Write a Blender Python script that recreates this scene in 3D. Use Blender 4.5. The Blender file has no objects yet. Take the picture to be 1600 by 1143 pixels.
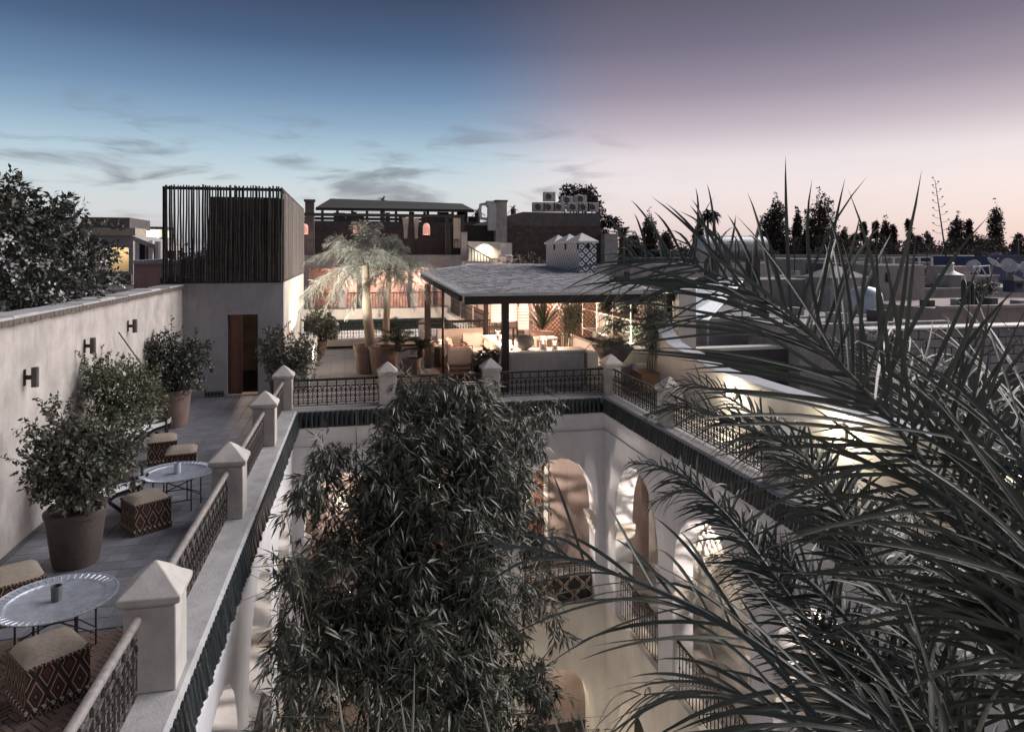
import bpy, math, random
import numpy as np
from mathutils import Vector, Matrix
R = math.radians
PI = math.pi
rng = np.random.default_rng(7)
random.seed(7)
scn = bpy.context.scene
C = scn.collection

# ------------------------------------------------------------------ camera
F, EYE, HY = 1100.0, 3.5, 395.0          # focal length in photo pixels, eye height, horizon row
YAW = math.atan2(255, F)
cam = bpy.data.cameras.new('camera')
cam.sensor_width = 36.0
cam.lens = 36.0 * F / 1600.0
cam.shift_y = -(571.5 - HY) / 1600.0
cam.clip_start = 0.05
cam.clip_end = 3000
camo = bpy.data.objects.new('camera', cam)
C.objects.link(camo)
camo.location = (0, 0, EYE)
camo.rotation_euler = (R(90), 0, -YAW)
scn.camera = camo

# ------------------------------------------------------------------ sky
def s2l(c):
    return tuple(((v / 255) / 12.92 if v / 255 <= .04045 else ((v / 255 + .055) / 1.055) ** 2.4) for v in c)
world = bpy.data.worlds.new('World')
scn.world = world
world.use_nodes = True
wt = world.node_tree
for n in list(wt.nodes): wt.nodes.remove(n)
def wn(t, **k):
    n = wt.nodes.new(t)
    for a, b in k.items(): setattr(n, a, b)
    return n
def wmath(op, a, b=None, c=None, clamp=False):
    n = wn('ShaderNodeMath', operation=op); n.use_clamp = clamp
    for i, v in enumerate((a, b, c)):
        if v is None: continue
        if isinstance(v, (int, float)): n.inputs[i].default_value = v
        else: wt.links.new(v, n.inputs[i])
    return n.outputs[0]
tc = wn('ShaderNodeTexCoord')
sep = wn('ShaderNodeSeparateXYZ'); wt.links.new(tc.outputs['Generated'], sep.inputs[0])
X, Y, Z = sep.outputs
elev = wmath('MULTIPLY', wmath('ARCSINE', Z), 180 / PI)         # degrees above the horizon
def ramp(stops):
    n = wn('ShaderNodeValToRGB'); cr = n.color_ramp; cr.interpolation = 'EASE'
    cr.interpolation = 'LINEAR'
    while len(cr.elements) < len(stops): cr.elements.new(.5)
    for e, (p, c) in zip(cr.elements, stops):
        e.position = p; e.color = (*s2l(c), 1)
    wt.links.new(wmath('MULTIPLY', wmath('ADD', elev, 10), 1 / 100.), n.inputs[0])
    return n.outputs[0]
def st(d): return (d + 10) / 100.
WEST = ramp([(st(-10), (70, 68, 74)), (st(-1), (196, 176, 174)), (st(.5), (219, 200, 202)), (st(2.5), (230, 215, 216)), (st(5), (235, 223, 227)), (st(7.3), (229, 219, 225)), (st(9.7), (192, 178, 191)),
             (st(12.5), (150, 138, 157)), (st(16), (112, 104, 126)), (st(20), (84, 80, 99)), (st(35), (70, 71, 92)), (st(90), (62, 66, 90))])
EAST = ramp([(st(-10), (62, 64, 72)), (st(-1), (150, 150, 160)), (st(.8), (186, 186, 195)), (st(3), (211, 214, 218)), (st(5.3), (204, 216, 223)), (st(7.5), (178, 202, 218)),
             (st(10), (140, 169, 196)), (st(12.5), (106, 138, 173)), (st(16), (71, 95, 132)), (st(20), (52, 63, 93)), (st(35), (54, 62, 90)), (st(90), (62, 66, 90))])
hl = wmath('SQRT', wmath('ADD', wmath('MULTIPLY', X, X), wmath('MULTIPLY', Y, Y)))
A0 = R(16.5)
side = wmath('DIVIDE', wmath('SUBTRACT', wmath('MULTIPLY', X, math.cos(A0)), wmath('MULTIPLY', Y, math.sin(A0))), wmath('MAXIMUM', hl, .05))
mr = wn('ShaderNodeMapRange', interpolation_type='SMOOTHSTEP')
wt.links.new(side, mr.inputs[0]); mr.inputs[1].default_value = -.17; mr.inputs[2].default_value = .12
mixc = wn('ShaderNodeMix', data_type='RGBA')
wt.links.new(mr.outputs[0], mixc.inputs[0]); wt.links.new(EAST, mixc.inputs[6]); wt.links.new(WEST, mixc.inputs[7])
# thin wind-drawn clouds low in the sky
mp = wn('ShaderNodeMapping'); wt.links.new(tc.outputs['Generated'], mp.inputs[0])
mp.inputs['Rotation'].default_value = (R(4), R(20), 0); mp.inputs['Scale'].default_value = (4.4, 4.4, 22.0)
nz = wn('ShaderNodeTexNoise'); wt.links.new(mp.outputs[0], nz.inputs[0])
nz.inputs['Scale'].default_value = 1.7; nz.inputs['Detail'].default_value = 7; nz.inputs['Roughness'].default_value = .52; nz.inputs['Distortion'].default_value = .55
mp2 = wn('ShaderNodeMapping'); wt.links.new(tc.outputs['Generated'], mp2.inputs[0]); mp2.inputs['Scale'].default_value = (3.2, 3.2, 9.0); mp2.inputs['Location'].default_value = (1.3, .4, 2.2)
nz2 = wn('ShaderNodeTexNoise'); wt.links.new(mp2.outputs[0], nz2.inputs[0]); nz2.inputs['Scale'].default_value = 1.5; nz2.inputs['Detail'].default_value = 2
cm = wn('ShaderNodeMapRange', interpolation_type='SMOOTHSTEP')
wt.links.new(wmath('ADD', wmath('MULTIPLY', nz.outputs[0], .72), wmath('MULTIPLY', nz2.outputs[0], .28)), cm.inputs[0])
cm.inputs[1].default_value = .505; cm.inputs[2].default_value = .66
b1 = wn('ShaderNodeMapRange', interpolation_type='SMOOTHSTEP'); wt.links.new(elev, b1.inputs[0]); b1.inputs[1].default_value = 14; b1.inputs[2].default_value = 5
b3 = wn('ShaderNodeMapRange', interpolation_type='SMOOTHSTEP'); wt.links.new(side, b3.inputs[0]); b3.inputs[1].default_value = .22; b3.inputs[2].default_value = -.12
cf = wmath('MULTIPLY', wmath('MULTIPLY', wmath('MULTIPLY', cm.outputs[0], b1.outputs[0]), b3.outputs[0]), .72)
mixk = wn('ShaderNodeMix', data_type='RGBA')
wt.links.new(cf, mixk.inputs[0]); wt.links.new(mixc.outputs[2], mixk.inputs[6]); mixk.inputs[7].default_value = (*s2l((104, 108, 124)), 1)
sky = wn('ShaderNodeTexSky', sky_type='NISHITA'); sky.sun_disc = False
sky.sun_elevation = R(2.5); sky.sun_rotation = R(75)
bgs = wn('ShaderNodeBackground'); wt.links.new(sky.outputs[0], bgs.inputs[0]); bgs.inputs[1].default_value = 0.01
bgd = wn('ShaderNodeBackground'); wt.links.new(mixk.outputs[2], bgd.inputs[0]); bgd.inputs[1].default_value = 0.445
ads = wn('ShaderNodeAddShader'); wt.links.new(bgs.outputs[0], ads.inputs[0]); wt.links.new(bgd.outputs[0], ads.inputs[1])
wo = wn('ShaderNodeOutputWorld'); wt.links.new(ads.outputs[0], wo.inputs[0])

# afterglow of the sun that has just set on the right
sl = bpy.data.lights.new('sun', 'SUN'); sl.energy = 2.3; sl.angle = R(55); sl.color = (1.0, .94, .92)
so = bpy.data.objects.new('sun', sl); C.objects.link(so)
so.rotation_euler = Vector((-math.sin(R(75)), -math.cos(R(75)), -math.tan(R(32)))).to_track_quat('-Z', 'Y').to_euler()

scn.render.engine = 'CYCLES'
scn.cycles.use_denoising = True
scn.cycles.max_bounces = 6
scn.cycles.diffuse_bounces = 3
scn.cycles.glossy_bounces = 3
scn.cycles.transmission_bounces = 4
scn.cycles.transparent_max_bounces = 8
scn.cycles.sample_clamp_indirect = 4
vs = scn.view_settings
vs.view_transform = 'Standard'; vs.look = 'None'; vs.gamma = 1.0; vs.exposure = 1.14; vs.use_curve_mapping = False

# ------------------------------------------------------------------ helpers
def _d(px, py):
    u = (px - 800) / F; v = (HY - py) / F
    s, c = math.sin(YAW), math.cos(YAW)
    return (s + u * c, c - u * s, v)
def Pz(px, py, z):
    d = _d(px, py); t = (z - EYE) / d[2]; return Vector((d[0] * t, d[1] * t, z))
def Py(px, py, y):
    d = _d(px, py); t = y / d[1]; return Vector((d[0] * t, y, EYE + d[2] * t))
def Pd(px, py, w):                         # w = distance along the view axis
    d = _d(px, py); return Vector((d[0] * w, d[1] * w, EYE + d[2] * w))
def root_loc(p):
    v = Vector((0, 0, 0))
    while p is not None: v = v + p.location; p = p.parent
    return v
class MB:
    def __init__(s): s.v = []; s.f = []; s.m = []
    def add(s, vs_, fs, m=0):
        o = len(s.v); s.v.extend([tuple(a) for a in vs_]); s.f.extend([tuple(i + o for i in f) for f in fs]); s.m.extend([m] * len(fs)); return s
    def box(s, x0, x1, y0, y1, z0, z1, m=0, rz=0, t=1.0, about=None):
        cx, cy = ((x0 + x1) / 2, (y0 + y1) / 2)
        vs_ = [(x0, y0, z0), (x1, y0, z0), (x1, y1, z0), (x0, y1, z0)]
        vs_ += [(cx + (x - cx) * t, cy + (y - cy) * t, z1) for x, y, _ in vs_[:4]]
        if rz:
            ax, ay = about or (cx, cy); c, n = math.cos(rz), math.sin(rz)
            vs_ = [(ax + (x - ax) * c - (y - ay) * n, ay + (x - ax) * n + (y - ay) * c, z) for x, y, z in vs_]
        return s.add(vs_, [(0, 3, 2, 1), (4, 5, 6, 7), (0, 1, 5, 4), (1, 2, 6, 5), (2, 3, 7, 6), (3, 0, 4, 7)], m)
    def bbox(s, x0, x1, y0, y1, z0, z1, b=.01, m=0):       # box with chamfered upper edges
        vs_ = [(x0, y0, z0), (x1, y0, z0), (x1, y1, z0), (x0, y1, z0), (x0, y0, z1 - b), (x1, y0, z1 - b), (x1, y1, z1 - b), (x0, y1, z1 - b),
               (x0 + b, y0 + b, z1), (x1 - b, y0 + b, z1), (x1 - b, y1 - b, z1), (x0 + b, y1 - b, z1)]
        fs = [(0, 3, 2, 1), (8, 9, 10, 11)]
        for a in (0, 4):
            for i in range(4): j = (i + 1) % 4; fs.append((a + i, a + j, a + 4 + j, a + 4 + i))
        return s.add(vs_, fs, m)
    def tube(s, pts, r, n=6, m=0, cap=True):
        pts = [Vector(p) for p in pts]; k = len(pts)
        rr = r if isinstance(r, (list, tuple)) else [r] * k
        vs_ = []; prev = None
        for i, p in enumerate(pts):
            t = (pts[min(i + 1, k - 1)] - pts[max(i - 1, 0)])
            if t.length < 1e-9: t = Vector((0, 0, 1))
            t.normalize()
            a = prev if prev is not None else (Vector((0, 0, 1)) if abs(t.z) < .9 else Vector((1, 0, 0)))
            u = (a - t * a.dot(t)); u = u.normalized() if u.length > 1e-6 else t.orthogonal().normalized()
            prev = u; w = t.cross(u)
            for j in range(n):
                an = 2 * PI * j / n; vs_.append(p + (u * math.cos(an) + w * math.sin(an)) * rr[i])
        fs = [(i * n + j, i * n + (j + 1) % n, (i + 1) * n + (j + 1) % n, (i + 1) * n + j) for i in range(k - 1) for j in range(n)]
        if cap: fs += [tuple(range(n - 1, -1, -1)), tuple(range((k - 1) * n, k * n))]
        return s.add(vs_, fs, m)
    def lathe(s, prof, n=20, c=(0, 0, 0), m=0, sx=1, sy=1, cap=True):
        vs_ = []; k = len(prof)
        for r, z in prof:
            for j in range(n):
                a = 2 * PI * j / n; vs_.append((c[0] + r * math.cos(a) * sx, c[1] + r * math.sin(a) * sy, c[2] + z))
        fs = [(i * n + j, i * n + (j + 1) % n, (i + 1) * n + (j + 1) % n, (i + 1) * n + j) for i in range(k - 1) for j in range(n)]
        if cap:
            if prof[0][0] > 1e-4: fs.append(tuple(range(n - 1, -1, -1)))
            if prof[-1][0] > 1e-4: fs.append(tuple(range((k - 1) * n, k * n)))
        return s.add(vs_, fs, m)
    def prism(s, poly, o, u, v, w, m=0):    # poly in (u,v), extruded along w, closed
        o, u, v, w = map(Vector, (o, u, v, w)); n = len(poly)
        a = [o + u * p + v * q for p, q in poly]
        return s.add(a + [x + w for x in a], [tuple(range(n - 1, -1, -1)), tuple(range(n, 2 * n))] + [(i, (i + 1) % n, n + (i + 1) % n, n + i) for i in range(n)], m)
    def build(s, name, mats, parent=None, smooth=False, label=None):
        me = bpy.data.meshes.new(name)
        L = root_loc(parent)
        me.from_pydata([(x - L[0], y - L[1], z - L[2]) for x, y, z in s.v] if L.length else s.v, [], s.f)
        return _obj(name, me, mats, parent, smooth, s.m, label)
def _obj(name, me, mats, parent=None, smooth=False, mi=None, label=None):
    if not isinstance(mats, (list, tuple)): mats = [mats]
    for m in mats: me.materials.append(m)
    if mi and len(mats) > 1: me.polygons.foreach_set('material_index', mi)
    if smooth:
        me.polygons.foreach_set('use_smooth', [True] * len(me.polygons))
        me.set_sharp_from_angle(angle=R(38))
    me.update()
    o = bpy.data.objects.new(name, me); C.objects.link(o)
    if parent is not None: o.parent = parent
    if label: o['label'] = label
    return o
def arr(name, V, Fc, mat, parent=None, smooth=False, label=None):   # V (N,3), Fc (M,k) index arrays of one size
    me = bpy.data.meshes.new(name); L = root_loc(parent)
    V = np.asarray(V, float) - np.array(L); Fc = np.asarray(Fc, np.int32)
    me.vertices.add(len(V)); me.vertices.foreach_set('co', V.astype(np.float32).ravel())
    k = Fc.shape[1]
    me.loops.add(Fc.size); me.loops.foreach_set('vertex_index', Fc.ravel())
    me.polygons.add(len(Fc)); me.polygons.foreach_set('loop_start', np.arange(0, Fc.size, k, dtype=np.int32))
    me.polygons.foreach_set('loop_total', np.full(len(Fc), k, np.int32))
    if smooth: me.polygons.foreach_set('use_smooth', np.ones(len(Fc), bool))
    me.update(calc_edges=True)
    return _obj(name, me, mat, parent, False, None, label)
def inst(name, me, parent, loc, rot=(0, 0, 0), scale=(1, 1, 1)):     # a piece sharing mesh data; loc in world coordinates
    o = bpy.data.objects.new(name, me); C.objects.link(o)
    o.parent = parent; o.location = Vector(loc) - root_loc(parent); o.rotation_euler = rot; o.scale = scale
    return o
def mesh_only(mb, name, mats, smooth=False):
    o = mb.build(name, mats, None, smooth); me = o.data; bpy.data.objects.remove(o); return me
def thing(name, label, cat, loc=(0, 0, 0), group=None, rz=0):
    o = bpy.data.objects.new(name, None); C.objects.link(o); o.location = loc; o.rotation_euler = (0, 0, rz)
    return tag(o, label, cat, group)
def tag(o, label, cat=None, group=None, kind=None):
    o['label'] = label
    if cat: o['category'] = cat
    if group: o['group'] = group
    if kind: o['kind'] = kind
    return o
def struct(o): o['kind'] = 'structure'; return o
def stuff(o): o['kind'] = 'stuff'; return o
def dup(o, loc=None, rz=None, label=None, parent=None, scale=None):
    c = o.copy(); C.objects.link(c); c.parent = parent
    if loc is not None: c.location = loc
    if rz is not None: c.rotation_euler = (0, 0, rz)
    if scale is not None: c.scale = (scale,) * 3 if isinstance(scale, (int, float)) else scale
    if label: c['label'] = label
    for ch in list(o.children): dup(ch, parent=c)
    return c
def point(name, loc, watts, col=(1, .72, .5), rad=.05, parent=None):
    l = bpy.data.lights.new(name, 'POINT'); l.energy = watts; l.color = col; l.shadow_soft_size = rad
    o = bpy.data.objects.new(name, l); C.objects.link(o)
    if parent is not None: o.parent = parent; o.location = Vector(loc) - root_loc(parent)
    else: o.location = loc
    return o
def spot(name, loc, to, watts, ang=70, col=(1, .8, .6), rad=.04, blend=.6, parent=None):
    l = bpy.data.lights.new(name, 'SPOT'); l.energy = watts; l.color = col; l.shadow_soft_size = rad; l.spot_size = R(ang); l.spot_blend = blend
    o = bpy.data.objects.new(name, l); C.objects.link(o)
    o.rotation_euler = (Vector(to) - Vector(loc)).to_track_quat('-Z', 'Y').to_euler()
    if parent is not None: o.parent = parent; o.location = Vector(loc) - root_loc(parent)
    else: o.location = loc
    return o

# ------------------------------------------------------------------ materials
def nt(name):
    m = bpy.data.materials.new(name); m.use_nodes = True
    t = m.node_tree; b = t.nodes['Principled BSDF']; return m, t, b
def pm(name, c1, c2=None, sc=3.0, bump=.0, bs=40.0, rough=.8, metal=0.0, rnd=0.0, obj=False, stain=0.0, sheen=0, spec=None, stretch=None, bd=.01):
    """two-tone mottled surface with fine relief; rnd varies it from piece to piece"""
    m, t, b = nt(name)
    c2 = c2 or tuple(v * .8 for v in c1)
    tcn = t.nodes.new('ShaderNodeTexCoord'); geo = t.nodes.new('ShaderNodeNewGeometry')
    co = tcn.outputs['Object'] if obj else geo.outputs['Position']
    if stretch:
        mpn = t.nodes.new('ShaderNodeMapping'); mpn.inputs['Scale'].default_value = stretch; t.links.new(co, mpn.inputs[0]); co = mpn.outputs[0]
    n1 = t.nodes.new('ShaderNodeTexNoise'); n1.inputs['Scale'].default_value = sc; n1.inputs['Detail'].default_value = 6; n1.inputs['Roughness'].default_value = .62
    t.links.new(co, n1.inputs[0])
    mrn = t.nodes.new('ShaderNodeMapRange'); mrn.inputs[1].default_value = .32; mrn.inputs[2].default_value = .68; t.links.new(n1.outputs[0], mrn.inputs[0])
    mx = t.nodes.new('ShaderNodeMix'); mx.data_type = 'RGBA'; t.links.new(mrn.outputs[0], mx.inputs[0])
    mx.inputs[6].default_value = (*c1, 1); mx.inputs[7].default_value = (*c2, 1)
    out = mx.outputs[2]
    if stain:
        n3 = t.nodes.new('ShaderNodeTexNoise'); n3.inputs['Scale'].default_value = 1.1; n3.inputs['Detail'].default_value = 8; n3.inputs['Roughness'].default_value = .7
        ms = t.nodes.new('ShaderNodeMapping'); ms.inputs['Scale'].default_value = (1.6, 1.6, .45); t.links.new(co, ms.inputs[0]); t.links.new(ms.outputs[0], n3.inputs[0])
        m3 = t.nodes.new('ShaderNodeMapRange'); m3.inputs[1].default_value = .5; m3.inputs[2].default_value = .72; m3.inputs[4].default_value = stain; t.links.new(n3.outputs[0], m3.inputs[0])
        x3 = t.nodes.new('ShaderNodeMix'); x3.data_type = 'RGBA'; t.links.new(m3.outputs[0], x3.inputs[0]); t.links.new(out, x3.inputs[6]); x3.inputs[7].default_value = (*[v * .45 for v in c2], 1)
        out = x3.outputs[2]
        n4 = t.nodes.new('ShaderNodeTexNoise'); n4.inputs['Scale'].default_value = 7; n4.inputs['Detail'].default_value = 4; mq = t.nodes.new('ShaderNodeMapping'); mq.inputs['Scale'].default_value = (1.4, 1.4, .16); t.links.new(co, mq.inputs[0]); t.links.new(mq.outputs[0], n4.inputs[0])
        m4 = t.nodes.new('ShaderNodeMapRange'); m4.inputs[1].default_value = .56; m4.inputs[2].default_value = .7; m4.inputs[4].default_value = stain * .8; t.links.new(n4.outputs[0], m4.inputs[0])
        x4 = t.nodes.new('ShaderNodeMix'); x4.data_type = 'RGBA'; t.links.new(m4.outputs[0], x4.inputs[0]); t.links.new(out, x4.inputs[6]); x4.inputs[7].default_value = (*[v * .6 for v in c2], 1)
        out = x4.outputs[2]
    if rnd:
        oi = t.nodes.new('ShaderNodeObjectInfo'); hs = t.nodes.new('ShaderNodeHueSaturation')
        ma = t.nodes.new('ShaderNodeMath'); ma.operation = 'MULTIPLY_ADD'; ma.inputs[1].default_value = rnd * 2; ma.inputs[2].default_value = 1 - rnd
        t.links.new(oi.outputs['Random'], ma.inputs[0]); t.links.new(ma.outputs[0], hs.inputs['Value']); t.links.new(out, hs.inputs['Color']); out = hs.outputs[0]
    t.links.new(out, b.inputs['Base Color'])
    b.inputs['Roughness'].default_value = rough; b.inputs['Metallic'].default_value = metal
    if spec is not None: b.inputs['Specular IOR Level'].default_value = spec
    if sheen: b.inputs['Sheen Weight'].default_value = sheen
    if bump:
        n2 = t.nodes.new('ShaderNodeTexNoise'); n2.inputs['Scale'].default_value = bs; n2.inputs['Detail'].default_value = 5
        t.links.new(co, n2.inputs[0]); bn = t.nodes.new('ShaderNodeBump'); bn.inputs['Strength'].default_value = bump; bn.inputs['Distance'].default_value = bd
        t.links.new(n2.outputs[0], bn.inputs['Height']); t.links.new(bn.outputs[0], b.inputs['Normal'])
    return m
def em(name, col, s, base=(.8, .7, .6)):
    m, t, b = nt(name); b.inputs['Base Color'].default_value = (*base, 1); b.inputs['Emission Color'].default_value = (*col, 1); b.inputs['Emission Strength'].default_value = s; return m
def leafmat(name, c1, c2, rough=.5, trans=.25, spec=.5):
    m, t, b = nt(name)
    geo = t.nodes.new('ShaderNodeNewGeometry')
    n1 = t.nodes.new('ShaderNodeTexNoise'); n1.inputs['Scale'].default_value = 9; n1.inputs['Detail'].default_value = 3; t.links.new(geo.outputs['Position'], n1.inputs[0])
    mi = t.nodes.new('ShaderNodeMath'); mi.operation = 'ADD'; t.links.new(geo.outputs['Random Per Island'], mi.inputs[0]); t.links.new(n1.outputs[0], mi.inputs[1])
    mr_ = t.nodes.new('ShaderNodeMapRange'); mr_.inputs[1].default_value = .25; mr_.inputs[2].default_value = 1.3; t.links.new(mi.outputs[0], mr_.inputs[0])
    mx = t.nodes.new('ShaderNodeMix'); mx.data_type = 'RGBA'; t.links.new(mr_.outputs[0], mx.inputs[0]); mx.inputs[6].default_value = (*c1, 1); mx.inputs[7].default_value = (*c2, 1)
    dn = t.nodes.new('ShaderNodeMapRange'); dn.inputs[1].default_value = .955; dn.inputs[2].default_value = .99; dn.inputs[4].default_value = .8; t.links.new(geo.outputs['Random Per Island'], dn.inputs[0])
    dx = t.nodes.new('ShaderNodeMix'); dx.data_type = 'RGBA'; t.links.new(dn.outputs[0], dx.inputs[0]); t.links.new(mx.outputs[2], dx.inputs[6]); dx.inputs[7].default_value = (.16, .125, .08, 1); mx = dx
    t.links.new(mx.outputs[2], b.inputs['Base Color']); b.inputs['Roughness'].default_value = rough; b.inputs['Specular IOR Level'].default_value = spec
    if trans:
        tr = t.nodes.new('ShaderNodeBsdfTranslucent'); t.links.new(mx.outputs[2], tr.inputs[0])
        ms = t.nodes.new('ShaderNodeMixShader'); ms.inputs[0].default_value = trans
        t.links.new(b.outputs[0], ms.inputs[1]); t.links.new(tr.outputs[0], ms.inputs[2]); t.links.new(ms.outputs[0], t.nodes['Material Output'].inputs[0])
    return m
def mathn(t, op, a, b=None, c=None):
    n = t.nodes.new('ShaderNodeMath'); n.operation = op
    for i, v in enumerate((a, b, c)):
        if v is None: continue
        if isinstance(v, (int, float)): n.inputs[i].default_value = v
        else: t.links.new(v, n.inputs[i])
    return n.outputs[0]
def diamond(name, per_u, per_z, stops, rough=.9, bump=.4, obj=True, z0=0):
    """woven or glazed diamonds: nested lozenges along the walls of a box"""
    m, t, b = nt(name)
    tcn = t.nodes.new('ShaderNodeTexCoord'); s_ = t.nodes.new('ShaderNodeSeparateXYZ'); t.links.new(tcn.outputs['Object'], s_.inputs[0])
    u = mathn(t, 'ADD', s_.outputs[0], s_.outputs[1]); z = mathn(t, 'SUBTRACT', s_.outputs[2], z0)
    fu = mathn(t, 'ABSOLUTE', mathn(t, 'SUBTRACT', mathn(t, 'FRACT', mathn(t, 'DIVIDE', u, per_u)), .5))
    fz = mathn(t, 'ABSOLUTE', mathn(t, 'SUBTRACT', mathn(t, 'FRACT', mathn(t, 'DIVIDE', z, per_z)), .5))
    d = mathn(t, 'ADD', fu, fz)
    r_ = t.nodes.new('ShaderNodeValToRGB'); r_.color_ramp.interpolation = 'CONSTANT'
    while len(r_.color_ramp.elements) < len(stops): r_.color_ramp.elements.new(.5)
    for e, (p, c) in zip(r_.color_ramp.elements, stops): e.position = p; e.color = (*c, 1)
    t.links.new(d, r_.inputs[0])
    nn = t.nodes.new('ShaderNodeTexNoise'); nn.inputs['Scale'].default_value = 60; t.links.new(tcn.outputs['Object'], nn.inputs[0])
    hs = t.nodes.new('ShaderNodeHueSaturation'); t.links.new(mathn(t, 'MULTIPLY_ADD', nn.outputs[0], .7, .65), hs.inputs['Value']); t.links.new(r_.outputs[0], hs.inputs['Color'])
    t.links.new(hs.outputs[0], b.inputs['Base Color']); b.inputs['Roughness'].default_value = rough
    if bump:
        bn = t.nodes.new('ShaderNodeBump'); bn.inputs['Strength'].default_value = bump; bn.inputs['Distance'].default_value = .006
        t.links.new(mathn(t, 'ADD', nn.outputs[0], d), bn.inputs['Height']); t.links.new(bn.outputs[0], b.inputs['Normal'])
    return m

M = {}
M['plaster'] = pm('grey_plaster', (.42, .395, .38), (.28, .262, .252), 2.6, .35, 26, .9, stain=.35)
M['plaster_cool'] = pm('cool_grey_plaster', (.35, .355, .37), (.27, .275, .29), 1.6, .3, 30, .9, stain=.3)
M['tadelakt'] = pm('pillar_plaster', (.46, .445, .425), (.36, .345, .33), 5, .25, 30, .75, stain=.3)
M['coping'] = pm('coping_plaster', (.37, .37, .375), (.28, .28, .29), 3.5, .4, 40, .85, stain=.4)
M['white'] = pm('white_limewash', (.60, .605, .64), (.51, .515, .55), 1.5, .2, 30, .85, stain=.22)
M['cream'] = pm('cream_limewash', (.59, .56, .51), (.49, .46, .415), 1.5, .2, 30, .85, stain=.2)
M['terra'] = pm('pink_earth_plaster', (.47, .375, .34), (.36, .28, .25), 1.8, .3, 25, .85, stain=.4)
M['pinkwall'] = pm('pink_wall', (.42, .25, .22), (.34, .20, .18), 3, .3, 30, .9, stain=.4)
M['floor'] = pm('grey_floor_tile', (.17, .178, .203), (.108, .115, .135), 4, .25, 60, .55, rnd=.16, stain=.3)
M['floor_w'] = pm('terrace_floor_tile', (.27, .255, .25), (.20, .19, .188), 4, .25, 60, .5, rnd=.1, stain=.35)
M['grout'] = pm('grout', (.10, .10, .105), (.075, .075, .08), 8, .3, 60, .9)
M['brickf'] = pm('terracotta_floor_brick', (.125, .085, .068), (.075, .055, .048), 9, .4, 70, .8, rnd=.3)
M['green_tile'] = pm('dark_green_glazed_tile', (.018, .025, .028), (.010, .014, .018), 16, .3, 50, .28, rnd=.35)
M['green_flat'] = pm('green_glazed_band', (.035, .05, .045), (.018, .026, .025), 8, .3, 40, .35)
M['iron'] = pm('wrought_iron', (.022, .02, .02), (.04, .034, .03), 14, .3, 60, .55, .4)
M['rail'] = pm('worn_painted_rail', (.26, .245, .24), (.16, .145, .14), 14, .4, 50, .45, stain=.5)
M['black_timber'] = pm('black_stained_timber', (.02, .018, .017), (.035, .031, .028), 8, .3, 40, .85, stretch=(12, 12, 1.5))
M['slat'] = pm('weathered_pole', (.062, .054, .048), (.026, .023, .021), 7, .6, 50, .85, rnd=.35)
M['cladding'] = pm('dark_board', (.12, .10, .088), (.07, .06, .054), 4, .4, 50, .8, rnd=.22, stretch=(10, 10, .8))
M['door'] = pm('carved_cedar', (.17, .075, .045), (.10, .042, .026), 7, .4, 40, .55, stretch=(8, 8, 1))
M['dark'] = pm('dark_interior', (.018, .016, .015), (.012, .011, .01), 4, 0, 10, .9)
M['terracotta'] = pm('terracotta_pot', (.22, .15, .125), (.15, .105, .09), 5, .35, 40, .8, stain=.3)
M['terracotta_d'] = pm('dark_terracotta_pot', (.088, .068, .06), (.058, .046, .042), 6, .5, 30, .7, stain=.4)
M['soil'] = pm('soil', (.035, .026, .02), (.02, .016, .013), 20, .8, 40, 1)
M['reed'] = pm('reed_thatch', (.60, .60, .62), (.36, .36, .375), 16, .9, 60, .95, stretch=(.8, 8, 8), bd=.02)
M['wood'] = pm('teak', (.17, .095, .06), (.11, .06, .038), 8, .3, 40, .6, stretch=(3, 3, 10))
M['cushion'] = pm('cream_cushion', (.58, .52, .47), (.5, .45, .40), 10, .3, 80, .95, sheen=.3)
M['cushion_w'] = pm('white_cushion', (.55, .56, .6), (.47, .48, .52), 10, .3, 80, .95, sheen=.3)
M['whitewood'] = pm('white_painted_wood', (.62, .6, .56), (.52, .5, .46), 8, .2, 30, .5)
M['tray'] = pm('hammered_tray', (.46, .50, .57), (.32, .355, .42), 11, .6, 55, .45, .6, stain=.4)
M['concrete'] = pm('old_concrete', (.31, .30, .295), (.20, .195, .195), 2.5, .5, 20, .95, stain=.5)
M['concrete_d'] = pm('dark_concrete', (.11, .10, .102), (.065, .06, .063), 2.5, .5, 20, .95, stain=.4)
M['palepink'] = pm('faded_pink_render', (.38, .315, .295), (.29, .235, .22), 3, .3, 30, .9, stain=.4)
M['brickwall'] = pm('dark_brick', (.095, .068, .062), (.052, .04, .04), 3, .6, 30, .95, stain=.4, rnd=.2)
M['block'] = pm('concrete_block', (.30, .28, .275), (.21, .2, .2), 5, .6, 40, .95, rnd=.18, stain=.4)
M['metal'] = pm('galvanised_metal', (.32, .33, .35), (.22, .23, .25), 8, .2, 40, .4, .6)
M['acwhite'] = pm('aircon_casing', (.42, .41, .40), (.34, .33, .33), 6, .1, 30, .6)
M['bluepanel'] = pm('pale_blue_panel', (.40, .46, .52), (.34, .40, .46), 4, .1, 20, .25)
M['bluesheet'] = pm('blue_sheeting', (.045, .065, .14), (.03, .042, .09), 3, .5, 8, .6)
M['dish'] = pm('satellite_dish_paint', (.5, .5, .53), (.4, .4, .43), 6, .1, 30, .5)
M['fabric_dark'] = pm('dark_fabric', (.05, .038, .034), (.03, .024, .022), 12, .4, 70, .95)
M['rugm'] = diamond('woven_rug', .5, .5, [(0, (.2, .06, .04)), (.2, (.05, .03, .03)), (.32, (.28, .16, .10)), (.45, (.12, .04, .03)), (.7, (.22, .12, .08)), (.82, (.06, .03, .025))])
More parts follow.
